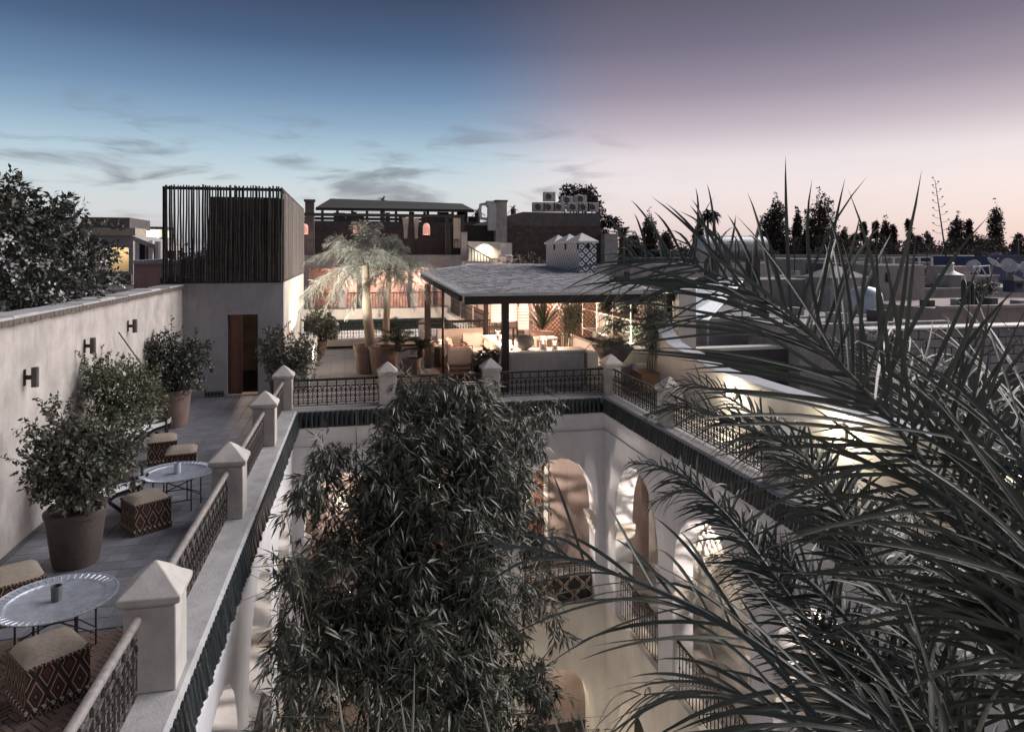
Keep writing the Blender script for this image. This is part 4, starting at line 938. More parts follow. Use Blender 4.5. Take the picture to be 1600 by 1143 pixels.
# pavilion pillars and wall glowing behind the lounge
pv = thing('rear_pavilion', 'row of pale pillars and pink walls lit behind the lounge', 'pavilion', (6.5, 32, 0))
for y in (28.2, 30.4, 32.8, 35.4): MB().box(5.95, 6.25, y, y + .32, 0, 2.7).build('pillar', M['cream'], pv); MB().box(5.9, 6.3, y - .04, y + .36, 0, .9).build('plinth', M['cream'], pv)
MB().box(5.9, 6.3, 28.1, 36, 2.7, 2.95).build('lintel', M['cream'], pv)
MB().box(8.6, 8.8, 26.9, 38, 0, 2.95).build('side_wall', M['terra'], pv); MB().box(6.3, 8.8, 37.6, 38, 0, 2.95).build('rear_wall', M['terra'], pv)
for x in (6.5, 7.5): curtain(x, x + .5, .05, 2.5, 27.6, .35).build('curtain', M['cushion'], pv, True)
point('pavilion_light', (7.2, 32.5, 2.2), 90, (1, .62, .46), .15, pv); point('pavilion_light', (7.2, 28.6, 2.2), 60, (1, .66, .5), .15, pv)
point('lounge_light', (6.6, 22.4, 2.1), 150, (1, .62, .46), .1)

# green wall at the right of the lounge: shelf frame, plants, uplights
shf = thing('plant_shelf', 'white metal shelving frame full of plants along the right wall', 'shelf', (8.2, 20.5, 0))
w = MB()
for y in (18.6, 20.0, 21.4, 22.8):
    for x in (7.75, 8.35): w.tube([(x, y, .7), (x, y, 2.32)], .016, 6)
for z in (.95, 1.6, 2.3):
    for x in (7.75, 8.35): w.tube([(x, 18.6, z), (x, 22.8, z)], .014, 6)
w.build('frame', M['whitewood'], shf)
for z in (.95, 1.6, 2.26): MB().box(7.76, 8.34, 18.6, 22.8, z - .02, z).build('shelf_board', M['wood' if z > 1 else 'whitewood'], shf)
for k, (y, z, l) in enumerate(((18.9, .95, 'leafy pot plant at the near end of the lower shelf'), (20.6, .95, 'leafy pot plant halfway along the lower shelf'), (19.4, 1.6, 'trailing pot plant on the middle shelf, near end'), (21.3, 1.6, 'trailing pot plant on the middle shelf, far end'), (20.3, 2.3, 'spreading plant on top of the shelving'))):
    t = thing('shelf_plant', l, 'plant', (8.05, y, z), 'plants on the white shelving')
    MB().lathe([(.07, 0), (.1, .14), (.085, .14), (.08, .1), (0, .1)], 12, (8.05, y, z), cap=False).build('pot', M['terracotta'], t, True)
    foliage('foliage', M['shrub'], t, [((8.05, y, z + .3), (.26, .4, .2))], 700, .12, .05, .2, 4)
gr = thing('herb_trough', 'dark raised trough heaped with pale leaves beside the counter', 'planter', (7.0, 17.9, 0))
w = MB(); w.add([(6.75, 17.7, .55), (7.15, 17.7, .55), (7.15, 18.3, .55), (6.75, 18.3, .55), (6.5, 17.5, .98), (7.4, 17.5, .98), (7.4, 18.4, .98), (6.5, 18.4, .98)], [(0, 3, 2, 1), (4, 5, 6, 7), (0, 1, 5, 4), (1, 2, 6, 5), (2, 3, 7, 6), (3, 0, 4, 7)]); w.build('basin', M['concrete_d'], gr)
MB().box(6.85, 7.05, 17.8, 18.2, 0, .55).build('stem', M['dark'], gr); foliage('foliage', M['shrub'], gr, [((6.95, 17.9, 1.05), (.4, .4, .1))], 700, .1, .04, .1)
sk = tag(MB().lathe([(.17, 0), (.2, .5), (.18, .52), (0, .5)], 14, (7.65, 17.75, .0), cap=False).build('linen_basket', M['cushion'], None, True), 'cream cloth basket beside the bamboo tub', 'basket')
for y, x, wt_ in ((18.4, 7.45, 130), (20.8, 7.5, 130), (17.2, 7.9, 40), (22.6, 6.9, 30)):
    spot('plant_uplight', (x, y, .95 if y > 18 else .5), (8.5, y + .3, 2.2), wt_, 130, (1, .92, .72), .06, .9)

# stems with fine leaves
def bamboo_pot(name, label, x, y, h, w_, n, stems=16, pot='box', r=.35, mat='shrub', cat_='bamboo', L=.12):
    t = thing(name, label, cat_, (x, y, 0))
    if pot == 'box': MB().box(x - r * 1.5, x + r * 1.3, y - r, y + r, 0, .45).build('tub', M['wood'], t); z0 = .44
    elif pot: MB().lathe([(r * .7, 0), (r, .45), (r * .85, .45), (r * .82, .38), (0, .38)], 18, (x, y, 0), cap=False).build('pot', M[pot], t, True); z0 = .38
    else: z0 = 0
    s_ = MB()
    for k in range(stems):
        a = random.uniform(0, 2 * PI); q = random.uniform(0, r * .7); dx, dy = random.gauss(0, w_ * .45), random.gauss(0, w_ * .45)
        s_.tube([(x + math.cos(a) * q, y + math.sin(a) * q, z0 - .05), (x + math.cos(a) * q + dx * .35, y + math.sin(a) * q + dy * .35, z0 + h * .55), (x + dx, y + dy, z0 + h)], [.012, .01, .004], 5)
    s_.build('stems', M['culm'], t)
    foliage('foliage', M[mat], t, [((x, y, z0 + h * .62), (w_ * .8, w_ * .8, h * .46))], n, L, .02 if L > .1 else .03, .7, 5, .6, 0, .6); return t
bamboo_pot('potted_bamboo', 'tall bamboo in a wooden tub at the right by the black post', 7.75, 16.95, 1.9, .5, 5200)
bamboo_pot('potted_bamboo', 'slender lit bamboo in front of the lattice screen', 6.75, 21.3, 1.9, .34, 2400, 14, 'terracotta', .3)
bamboo_pot('potted_bamboo', 'second slender bamboo between lattice and white shelves', 7.25, 22.2, 2.0, .36, 2200, 14, 'terracotta', .3)

# ================================================================== POTTED PLANTS
def pot(t, x, y, r, h, mat='terracotta_d', z=0, rim=.03):
    MB().lathe([(r * .74, 0), (r * .8, h * .12), (r * .95, h * .72), (r * 1.0, h * .9), (r * 1.05, h * .91), (r * 1.07, h * .985), (r * 1.03, h), (r * .93, h), (r * .9, h * .9), (0, h * .9)], 28, (x, y, z), cap=False).build('pot', M[mat], t, True)
    MB().lathe([(r * .89, 0), (0, .03)], 16, (x, y, z + h * .9), cap=False).build('soil', M['soil'], t)
def branches(t, x, y, z0, blobs, n, r=.018, mat='bark'):
    s_ = MB()
    for k in range(n):
        b = blobs[k % len(blobs)]; d = rdir(1)[0]; e = Vector(b[0]) + Vector((d[0] * b[1][0], d[1] * b[1][1], d[2] * b[1][2])) * .85
        q = Vector((x + random.gauss(0, .04), y + random.gauss(0, .04), z0)); m_ = q.lerp(e, .5) + Vector((random.gauss(0, .06), random.gauss(0, .06), .12))
        s_.tube([q, m_, e], [r, r * .6, r * .2], 5)
    s_.build('branches', M[mat], t)
def potted(label, x, y, r, h, blobs, n, L=.075, W=.038, mat='shrub', pm_='terracotta_d', name='potted_shrub', br=26, **k):
    t = thing(name, label, 'potted shrub', (x, y, 0)); pot(t, x, y, r, h, pm_); branches(t, x, y, h * .9, blobs, br)
    foliage('foliage', M[mat], t, blobs, int(n * .8), L, W, k.get('droop', .25), 5, .6, .2)
    sp = MB(); ps = []
    for q in range(34):      # stray shoots that break the outline
        bb_ = blobs[random.randrange(len(blobs))]; d = rdir(1)[0]; d[2] = abs(d[2]) * .9 + .15; P0 = Vector(bb_[0]); s0 = P0 + Vector([d[i] * bb_[1][i] for i in range(3)]) * .7; s1 = s0 + Vector(d) * random.uniform(.12, .34) + Vector((0, 0, .04))
        sp.tube([s0, s0.lerp(s1, .5) + Vector((0, 0, .015)), s1], [.004, .003, .0015], 3)
        for u in np.linspace(.25, 1, 9): ps.append(tuple(s0.lerp(s1, u)))
    sp.build('shoots', M['bark'], t); P = np.array(ps); P = np.repeat(P, 2, 0); D = nrm(rng.normal(size=P.shape) + np.array([0, 0, .1])); V, Fc = leaf_mesh(P, D, rdir(len(P)) + np.array([0, 0, 1.]), np.full(len(P), L) * rng.uniform(.6, 1, len(P)), np.full(len(P), W)); stuff(arr('shoot_leaves', V, Fc, M[mat], t)); return t
def PB_(rows, fy=.8):
    out = []
    for px_, py_, rx, ry, y in rows:
        p = Py(px_, py_, y); k = y / F * 1.08; out.append(((p.x, p.y, p.z), (rx * k * .88, rx * k * fy, ry * k * .9)))
    return out
potted('broad bushy shrub in the big dark clay pot nearest the camera', -3.0, 8.85, .30, .62,
       PB_([(130, 715, 72, 42, 8.8), (80, 730, 38, 45, 8.7), (175, 700, 45, 34, 9.0), (125, 745, 60, 36, 8.6), (110, 690, 42, 26, 9.0), (92, 655, 13, 20, 8.9), (60, 690, 18, 28, 8.8), (150, 672, 25, 14, 9.2), (120, 770, 50, 22, 8.7)]), 9500, .07, .034)
potted('bushy shrub against the long wall, middle one of three', -3.4, 11.6, .28, .6,
       PB_([(190, 610, 55, 38, 11.7), (155, 610, 28, 40, 11.6), (228, 625, 36, 32, 11.8), (190, 645, 50, 26, 11.5), (143, 580, 12, 18, 11.6), (170, 590, 30, 18, 11.8), (215, 590, 30, 16, 12)]), 8500, .06, .03, mat='shrub_b')
potted('tall dense shrub in a clay pot nearest the tower', -3.45, 15.4, .33, .75,
       PB_([(262, 570, 48, 36, 15.4), (240, 550, 28, 28, 15.3), (295, 570, 32, 28, 15.5), (270, 600, 38, 22, 15.3), (225, 548, 16, 18, 15.4), (300, 545, 24, 12, 15.6), (268, 532, 10, 10, 15.5)]), 9000, .075, .036, mat='shrub_dark', pm_='terracotta')
potted('round shrub partly lit from behind at the foot of the tower', -1.5, 17.25, .3, .55,
       PB_([(450, 555, 42, 30, 17.2), (425, 545, 22, 26, 17.2), (475, 555, 26, 26, 17.3), (450, 580, 36, 18, 17.1), (432, 525, 14, 12, 17.3), (478, 530, 12, 12, 17.3)]), 6500, .07, .035)
t = thing('planter_shrub', 'pale green shrub growing at the end of the low planter wall', 'shrub', (-1.1, 24.9, 0)); branches(t, -1.0, 24.9, .3, [((-.95, 24.9, 1.15), (.5, .45, .45))], 12); pot(t, -1.0, 24.9, .28, .5, 'terracotta')
foliage('foliage', M['shrub'], t, [((-.95, 24.9, 1.15), (.5, .45, .45)), ((-.75, 24.8, .85), (.4, .35, .3))], 3800, .09, .05, .1)
t = thing('glossy_plant', 'dark glossy plant with broad leaves beside the bar end', 'plant', (3.3, 17.1, 0)); pot(t, 3.35, 17.0, .2, .3, 'terracotta_d'); branches(t, 3.35, 17.0, .28, [((3.35, 17.0, .8), (.28, .2, .35))], 10)
foliage('foliage', M['cycad'], t, [((3.35, 17.0, .8), (.28, .22, .38))], 420, .17, .06, .2, 4)
t = thing('potted_agave', 'dark spiky plant in a square pot in front of the lattice', 'plant', (6.1, 22.0, 0)); MB().box(5.75, 6.45, 21.7, 22.3, 0, .95).build('square_pot', M['terracotta'], t)
def rosette(name, mat, parent, c, n, L, W, el0=10, el1=80, droop=.3, seg=5):
    a = rng.uniform(0, 2 * PI, n); e = np.radians(rng.uniform(el0, el1, n)); D = np.stack([np.cos(a) * np.cos(e), np.sin(a) * np.cos(e), np.sin(e)], 1)
    Ln = L * rng.uniform(.75, 1.1, n); s = np.linspace(0, 1, seg + 1)[None, :, None]
    pts = np.array(c)[None, None] + D[:, None] * s * Ln[:, None, None] + np.array([0, 0, -1.])[None, None] * droop * Ln[:, None, None] * s ** 2
    T = nrm(np.gradient(pts, axis=1)); S = nrm(np.cross(T, np.array([0, 0, 1.])[None, None] + 1e-3)); Q = np.cross(S, T); w = W * np.clip(np.sin(np.clip(s * .9 + .1, 0, 1) * PI), .1, 1)
    V = np.stack([pts + S * w * .5 + Q * w * .25, pts, pts - S * w * .5 + Q * w * .25], 2).reshape(n, -1, 3)
    fs = np.array([(k * 3 + j, k * 3 + j + 1, k * 3 + j + 4, k * 3 + j + 3) for k in range(seg) for j in (0, 1)])
    return stuff(arr(name, V.reshape(-1, 3), stack_faces(n, V.shape[1], fs), mat, parent, True))
rosette('leaves', M['cycad'], t, (6.1, 22.0, 1.0), 70, 1.3, .07, 35, 88, .15)

# feather palms and cycads in big pots
def frond(name, mat, parent, pts, U, pairs, L, W, t0=.12, label=None, kind=None, rach=.012, **k):
    path = spline(pts, 26)
    V, fs = leaflets(path, U, t0, pairs, L, W, **k)
    o = arr(name, V.reshape(-1, 3), stack_faces(len(V), V.shape[1], fs), mat, parent, True)
    r_ = MB(); r_.tube([tuple(p) for p in path[::2]], [rach * (1 - .8 * i / 12) for i in range(13)], 5); rr = r_.build('midrib', M['rachis'], o)
    return o
def feather_palm(label, base, top, fr, L, lean, seed, trunk_r=.14, fork=0):
    t = thing('feather_palm', label, 'palm tree', base)
    b, p = Vector(base), Vector(top)
    w = MB(); k = 15; pts = [b.lerp(p, i / (k - 1)) + Vector((math.sin(i * .5 + seed) * .02, 0, 0)) for i in range(k)]
    w.tube(pts, [trunk_r * (1.15 - .45 * i / (k - 1)) * (1 + .05 * (i % 2)) for i in range(k)], 12); w.build('trunk', M['palmtrunk'], t, True)
    for i in range(fr):
        a = i * 2.39996 + seed; el = R([78, 58, 40, 22, 2][i % 5] + random.uniform(-6, 6)); Lf = L * random.uniform(.8, 1.1)
        d = Vector((math.cos(a) * math.cos(el), math.sin(a) * math.cos(el), math.sin(el)))
        P_ = []
        for s in np.linspace(0, 1, 6): P_.append(p + d * Lf * s + Vector((0, 0, -1)) * Lf * (.42 + .28 * math.cos(el)) * s * s + Vector((lean * s, 0, 0)))
        frond('frond', M['fluffy'], t, [tuple(v) for v in P_], (0, 0, 1) if el < R(60) else (math.cos(a + PI), math.sin(a + PI), .3), 64, .40, .021, .1, a0=60, a1=30, droop=.5, jit=.22, seg=4, plume=1, rach=.014)
    return t
feather_palm('taller feathery palm in the left clay pot, its fronds lit gold', (.62, 20.9, .5), (.45, 20.9, 3.15), 27, 2.3, -.15, 1.0)
feather_palm('second feathery palm on a thinner trunk, darker crown to the right', (1.08, 21.3, .5), (1.15, 21.3, 2.95), 21, 1.8, .2, 2.2, .10)
for x, y, r, h, l in ((.5, 20.95, .36, .82, 'tall pale clay pot holding the left palm'), (.98, 20.6, .42, .82, 'wide clay pot in front holding the second palm'), (1.75, 20.2, .26, .5, 'clay pot with a cycad, right of the palm pots')):
    t = thing('clay_pot', l, 'pot', (x, y, 0), 'clay pots round the palms'); pot(t, x, y, r, h, 'terracotta')
t = thing('clay_pot', 'small clay pot half hidden behind the railing pillar', 'pot', (1.05, 19.0, 0), 'clay pots round the palms'); pot(t, .95, 18.6, .15, .35, 'terracotta')
def cycad(label, x, y, z, L, n, sd):
    t = thing('cycad', label, 'cycad', (x, y, z)); MB().lathe([(.09, 0), (.11, .15), (.06, .25)], 10, (x, y, z)).build('trunk', M['bark'], t)
    for i in range(n):
        a = i * 2.39996 + sd; el = R([62, 40, 20][i % 3] + random.uniform(-8, 8)); d = Vector((math.cos(a) * math.cos(el), math.sin(a) * math.cos(el), math.sin(el))); Lf = L * random.uniform(.85, 1.1)
        P_ = [Vector((x, y, z + .2)) + d * Lf * s + Vector((0, 0, -1)) * Lf * .45 * s * s for s in np.linspace(0, 1, 5)]
        frond('frond', M['cycad'], t, [tuple(v) for v in P_], (0, 0, 1), 30, .17, .017, .12, a0=68, a1=45, lift=22, droop=.05, jit=.05, seg=3, rach=.01)
    return t
cycad('stiff dark cycad at the foot of the palm pots, largest', 1.35, 20.1, .72, .95, 18, 0)
cycad('stiff dark cycad behind the palm trunks', 1.25, 21.9, .85, .9, 15, 1)
cycad('stiff dark cycad on the right, above the shaded pot', 2.02, 20.3, .5, .8, 15, 2)

# ================================================================== FURNITURE OF THE LEFT TERRACE
def pouf(label, x, y, rz, s=.42, h=.4, cush=True):
    t = thing('woven_pouf', label, 'pouf', (0, 0, 0), 'woven kilim poufs on the left terrace'); q = s / 2
    MB().bbox(-q, q, -q, q, .07, h - .045, .012).build('body', M['pouf'], t)
    w = MB(); w.bbox(-q - .006, q + .006, -q - .006, q + .006, .0, .035, .008); w.bbox(-q - .01, q + .01, -q - .01, q + .01, .036, .07, .008); w.bbox(-q - .008, q + .008, -q - .008, q + .008, h - .045, h - .02, .008); w.build('border', M['poufend'], t)
    w = MB(); n = 8; vs_ = []; fs = []
    for j in range(n + 1):
        for i in range(n + 1):
            u, v = i / n * 2 - 1, j / n * 2 - 1; e = (1 - abs(u) ** 5) * (1 - abs(v) ** 5)
            vs_.append((u * q, v * q, h - .02 + .062 * e ** .6 if e > 0 else h - .02))
    fs = [(j * (n + 1) + i, j * (n + 1) + i + 1, (j + 1) * (n + 1) + i + 1, (j + 1) * (n + 1) + i) for j in range(n) for i in range(n)]
    w.add(vs_, fs); w.build('woven_seat', M['rush'], t, True)
    t.location = (x, y, .012); t.rotation_euler = (0, 0, rz); return t
def on(px, py, z=0): v = Pz(px, py, z); return v.x, v.y
po = pouf('nearest woven pouf with diamond pattern, beside the near railing', *on(76, 1068, .1), R(38), .44, .4)
dup(po, (*on(22, 912, .3), .012), R(30), 'woven pouf cut by the left edge behind the large tray table'); dup(po, (*on(228, 812, .1), .012), R(36), 'woven pouf with diamond sides in front of the second tray table')
dup(po, (*on(254, 712, .1), .012), R(12), 'farthest woven pouf with striped seat beside the deck chair'); dup(po, (*on(284, 722, .2), .012), R(8), 'woven pouf just behind the second tray table, only its seat showing')
def tray(label, px, py, z=.47, r=.48):
    x, y = on(px, py, z); t = thing('tray_table', label, 'table', (x, y, 0), 'round metal tray tables')
    prof = [(0, .0), (r * .74, .0), (r * .78, .006), (r * .80, .016), (r * .95, .022), (r * .985, .032), (r, .03), (r * .99, .02), (r * .8, .006), (r * .76, -.008), (0, -.008)]
    MB().lathe(prof, 48, (x, y, z), cap=False).build('tray', M['tray'], t, True)
    fl_ = MB()
    for k in range(48):
        a = 2 * PI * k / 48; c, s_ = math.cos(a), math.sin(a); fl_.tube([(x + c * r * .81, y + s_ * r * .81, z + .017), (x + c * r * .95, y + s_ * r * .95, z + .023)], [.003, .006], 4)
    stuff(fl_.build('fluting', M['tray'], t))
    q = r * .62
    for k in range(6):
        a = PI / 3 * k + .3; MB().tube([(x + math.cos(a) * q, y + math.sin(a) * q, .01), (x + math.cos(a) * q, y + math.sin(a) * q, z - .012)], .009, 6).build('leg', M['iron'], t)
    w = MB()
    for k in range(6):
        a, b = PI / 3 * k + .3, PI / 3 * (k + 1) + .3; A = Vector((x + math.cos(a) * q, y + math.sin(a) * q, 0)); B = Vector((x + math.cos(b) * q, y + math.sin(b) * q, 0))
        for z0, z1 in ((.16, .16), (z - .03, z - .03)): w.tube([A + Vector((0, 0, z0)), B + Vector((0, 0, z1))], .007, 4)
    w.tube([(x - q, y, .16), (x + q, y, z - .05)], .007, 4); w.tube([(x + q, y, .16), (x - q, y, z - .05)], .007, 4); w.build('braces', M['iron'], t); return x, y
x, y = tray('large round silver tray table nearest the camera', 88, 938); t = thing('drinking_glass', 'smoky glass holder standing on the near tray', 'glass', (x, y, .47))
MB().lathe([(.034, 0), (.04, .012), (.044, .13), (.04, .13), (.036, .015), (0, .012)], 18, (x, y, .472), cap=False).build('glass', pm('smoked_glass', (.10, .10, .105), (.05, .05, .052), 9, 0, 5, .15), t, True); MB().lathe([(.035, .016), (.036, .07), (0, .075)], 12, (x, y, .472), cap=False).build('candle', M['cushion_w'], t, True)
x, y = tray('second round blue grey tray table farther along the terrace', 277, 739); t = thing('drinking_glass', 'frosted pale candle holder on the second tray', 'candle holder', (x, y, .47))
MB().lathe([(.04, 0), (.045, .012), (.047, .15), (.043, .15), (.038, .02), (0, .02)], 18, (x, y, .472), cap=False).build('glass', M['bluepanel'], t, True)
def deckchair(label, x, y, rz):
    t = thing('deck_chair', label, 'chair', (0, 0, 0), 'dark deck chairs with white cloth')
    f = MB()
    for s_ in (-.28, .28): f.tube([(s_, -.35, 0.02), (s_, .1, .45), (s_, .42, .95)], .024, 6); f.tube([(s_ * .93, .4, 0.02), (s_ * .93, -.1, .42), (s_ * .93, -.38, .5)], .022, 6); f.tube([(s_, -.3, .62), (s_, .22, .64)], .026, 6); f.tube([(s_, -.28, .03), (s_, -.3, .62)], .02, 6)
    f.tube([(-.28, .42, .95), (.28, .42, .95)], .022, 6); f.tube([(-.28, -.35, .45), (.28, -.35, .45)], .022, 6); f.build('frame', M['black_timber'], t)
    c_ = MB(); n = 10; pts = [(-.36, .5), (-.25, .42), (0, .38), (.15, .42), (.28, .62), (.4, .9), (.46, 1.0)]
    c_.add([(sx, p, z + .02) for p, z in pts for sx in (-.25, .25)] + [(sx, p + .01, z - .02) for p, z in pts for sx in (-.25, .25)], [(2 * i, 2 * i + 1, 2 * i + 3, 2 * i + 2) for i in range(6)] + [(14 + 2 * i, 16 + 2 * i, 17 + 2 * i, 15 + 2 * i) for i in range(6)] + [(2 * i, 2 * i + 2, 16 + 2 * i, 14 + 2 * i) for i in range(6)] + [(2 * i + 1, 15 + 2 * i, 17 + 2 * i, 2 * i + 3) for i in range(6)]); c_.build('cushion', M['cushion_w'], t, True)
    t.location = (x, y, .012); t.rotation_euler = (0, 0, rz); return t
dc = deckchair('dark framed deck chair with white cushion between the two farther shrubs', *on(232, 705, .0), R(100)); dup(dc, (*on(176, 815, 0), .012), R(95), 'dark framed deck chair with white cushion mostly behind the nearest shrub')
tag(MB().tube([(-3.82, 13.2, 2.15), (-3.55, 13.6, 1.5)], .012, 5).build('cane_stick', M['bark']), 'thin bare stick leaning out of the farthest shrub', 'stick')

# ================================================================== ROOFSCAPE BEHIND
ch = thing('tiled_chimney', 'blue and white tiled triple flue chimney with little gabled hoods behind the reed roof', 'chimney', (8.3, 26, 2.8))
MB().box(8.05, 8.68, 24.0, 28.4, 2.6, 3.86).build('tiled_body', M['zellige'], ch)
for y0, y1 in ((24.0, 25.4), (25.5, 26.9), (27.0, 28.4)):
    w = MB(); a, b = y0 - .05, y1 + .05
    x0, x1 = 7.98, 8.75; xm = (x0 + x1) / 2; ym = (a + b) / 2
    w.add([(x0, a, 3.86), (x1, a, 3.86), (x1, b, 3.86), (x0, b, 3.86), (x0, a, 3.93), (x1, a, 3.93), (x1, b, 3.93), (x0, b, 3.93), (xm, ym, 4.24)], [(0, 3, 2, 1), (0, 1, 5, 4), (1, 2, 6, 5), (2, 3, 7, 6), (3, 0, 4, 7), (4, 5, 8), (5, 6, 8), (6, 7, 8), (7, 4, 8)])
    w.build('gabled_hood', M['whitewood'], ch)
    MB().box(8.04, 8.3, y0 + .1, y0 + .3, 3.62, 3.85).build('smoke_slot', M['dark'], ch)
MB().box(8.3, 8.42, 23.985, 24.3, 3.64, 3.84).build('smoke_slot', M['dark'], ch)
MB().box(8.0, 8.75, 23.9, 28.5, 0, 2.6).build('flue', M['plaster'], ch)
rf = thing('rear_roof', 'low flat roof with pale kerb behind the reed roof', 'roof', (9, 34, 0))
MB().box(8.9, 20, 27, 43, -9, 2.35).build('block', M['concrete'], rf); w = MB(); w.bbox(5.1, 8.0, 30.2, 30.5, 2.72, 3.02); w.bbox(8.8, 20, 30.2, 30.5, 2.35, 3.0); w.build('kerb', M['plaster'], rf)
for k, (px_, y, h, w_, l) in enumerate(((775, 36.0, .42, .3, 'smaller pale plastic drum on the roof by the stair wall'), (790, 35.6, .62, .38, 'larger pale plastic drum on the roof by the stair wall'))):
    p = Py(px_, 410, y); t = thing('roof_drum', l, 'drum', (p.x, y, 2.7), 'pale drums on the rear roof'); MB().lathe([(w_ * .9, 0), (w_, .08), (w_, h), (w_ * .8, h + .06), (0, h + .08)], 14, (p.x, y, 2.72)).build('drum', M['acwhite'], t, True)
    MB().lathe([(w_ * 1.04, 0), (w_ * 1.04, .05)], 14, (p.x, y, 2.72 + h * .6)).build('hoop', M['metal'], t, True)
rosy = thing('roof_plants', 'dark scruffy plants along the back roof behind the reeds', 'plant', (9, 33, 2.4))
foliage('foliage', M['shrub_dark'], rosy, [((Py(820, 405, 34).x, 34, 3.0), (1.2, .5, .4)), ((Py(850, 405, 34).x, 34, 2.9), (.9, .5, .35))], 900, .2, .07)
bb = thing('brick_house', 'big dark brick party wall with air conditioners lined up on top', 'house', (12, 44, 0))
Pq = lambda px, py, y: (Py(px, py, y).x, Py(px, py, y).z)
poly = [Pq(700, 352, 44), Pq(740, 352, 44), Pq(760, 352, 44), Pq(770, 345, 44), Pq(817, 331, 44), Pq(938, 333, 44), (Pq(938, 333, 44)[0], -9), (Pq(700, 340, 44)[0], -9)][2:]
poly = [(Pq(758, 352, 44)[0], -9)] + [p for p in poly if p[1] > -8] + [(Pq(938, 333, 44)[0], -9)]
MB().prism(poly, (0, 44, 0), (1, 0, 0), (0, 0, 1), (0, 9, 0)).build('party_wall', M['concrete_d'], bb)
xa, xb = Pq(762, 360, 43.9)[0], Pq(939, 360, 43.9)[0]; zb0, zb1 = Py(800, 412, 43.9).z, Py(800, 352, 43.9).z
bwall = MB(); cnt = 0; bk1 = mesh_only(MB().bbox(-.2, .2, 0, .06, 0, .13, .008), 'brick', M['brickwall'])
row = 0; z = zb0
while z < zb1 - .13:
    x = xa + (row % 2) * .21
    while x < xb - .2:
        if z > 3.6 and cnt < 290 and x > xa: inst('brick', bk1, bb, (x + .2, 43.93 + random.uniform(-.01, .01), z)); cnt += 1
        else: bwall.box(x, x + .4, 43.94, 44.0, z, z + .13)
        x += .42
    z += .145; row += 1
stuff(bwall.build('bricks', M['brickwall'], bb))
MB().box(xa - 2.4, xa, 43.8, 44.2, 0, Py(740, 352, 43.8).z).build('black_board_wall', M['black_timber'], bb)
MB().box(xb, xb + .9, 43.2, 48, 0, Py(940, 365, 43.2).z).build('buttress', M['concrete'], bb)
def aircon(label, px_, y, zb_, w_=.78, h_=.62):
    x = Py(px_, 320, y).x; t = thing('air_conditioner', label, 'air conditioner', (x, y, zb_), 'outdoor air conditioner units on the brick wall')
    MB().bbox(x - w_ / 2, x + w_ / 2, y - .17, y + .17, zb_, zb_ + h_, .02).build('casing', M['acwhite'], t)
    MB().lathe([(.25, 0), (.25, .02), (.2, .02), (.2, .0)], 18, (0, 0, 0), cap=False)
    f = MB(); f.tube([(x - .08 + math.cos(a) * .22, y - .185, zb_ + h_ / 2 + math.sin(a) * .22) for a in np.linspace(0, 2 * PI, 19)], .018, 4, cap=False)
    for k in range(-2, 3): f.box(x - .3, x + .14, y - .19, y - .18, zb_ + h_ / 2 + k * .085 - .008, zb_ + h_ / 2 + k * .085 + .008)
    f.build('fan_guard', M['metal'], t)
    f = MB(); f.tube([(x - .08, y - .165, zb_ + h_ / 2), (x - .08, y - .175, zb_ + h_ / 2)], .19, 16); f.build('fan', M['dark'], t); return t
zt_ = lambda px: Py(px, 332, 45).z
for i, px_ in enumerate((841, 857, 873, 895, 911, 926)):
    aircon(['leftmost lower air conditioner unit on the brick wall, under clear sky', 'lower air conditioner unit directly under the raised single unit', 'lower air conditioner unit third from the left', 'lower air conditioner unit fourth along, beside the tree trunk', 'lower air conditioner unit fifth along in the row', 'last lower air conditioner unit at the right end'][i], px_, 45, zt_(px_) + .05)
aircon('raised single air conditioner unit stacked second from left', 858, 45, zt_(857) + .74); aircon('upper air conditioner unit left of the pair by the tree', 886, 45.2, zt_(886) + .6, .8, .5); aircon('upper air conditioner unit at the right against the tree', 907, 45.2, zt_(907) + .68, .8, .5)
dk = thing('kitchen_duct', 'galvanised exhaust duct curling beside a square flue', 'duct', (Py(765, 330, 43).x, 43, 5))
q = Py(762, 330, 43); MB().tube([(q.x - .1, 43, q.z + .45), (q.x - .45, 43, q.z + .4), (q.x - .5, 43, q.z), (q.x - .42, 43, q.z - .45), (q.x, 43, q.z - .5)], .1, 10).build('bent_pipe', M['metal'], dk, True)
MB().tube([(q.x - .1, 43, q.z + .45), (q.x + .4, 43, q.z + .45)], .2, 12).build('fan_barrel', M['metal'], dk, True); MB().box(q.x, q.x + .5, 42.8, 43.2, q.z - 1.2, q.z + .5).build('fan_box', M['metal'], dk)
sf_ = thing('square_flue', 'tall square rendered flue beside the duct', 'chimney', (Py(782, 330, 43.5).x, 43.5, 4)); q = Py(782, 330, 43.5)
MB().box(q.x - .35, q.x + .35, 43.2, 43.9, 3, Py(782, 316, 43.5).z).build('shaft', M['concrete'], sf_); MB().box(q.x - .4, q.x + .4, 43.15, 43.95, Py(782, 316, 43.5).z, Py(782, 313, 43.5).z).build('cap', M['concrete_d'], sf_)
t = thing('chimney_stack', 'dark chimney stack with flared rim left of the far pergola', 'chimney', (Py(484, 320, 46).x, 46, 5)); q = Py(484, 320, 46)
MB().box(q.x - .27, q.x + .27, 45.7, 46.3, 3.4, Py(484, 315, 46).z).build('shaft', M['concrete_d'], t); MB().box(q.x - .34, q.x + .34, 45.65, 46.35, Py(484, 315, 46).z, Py(484, 312, 46).z).build('rim', M['concrete_d'], t)
fp = thing('roof_pergola', 'long dark roof pergola on the skyline behind the palms', 'pergola', (3, 56, 5)); y = 56
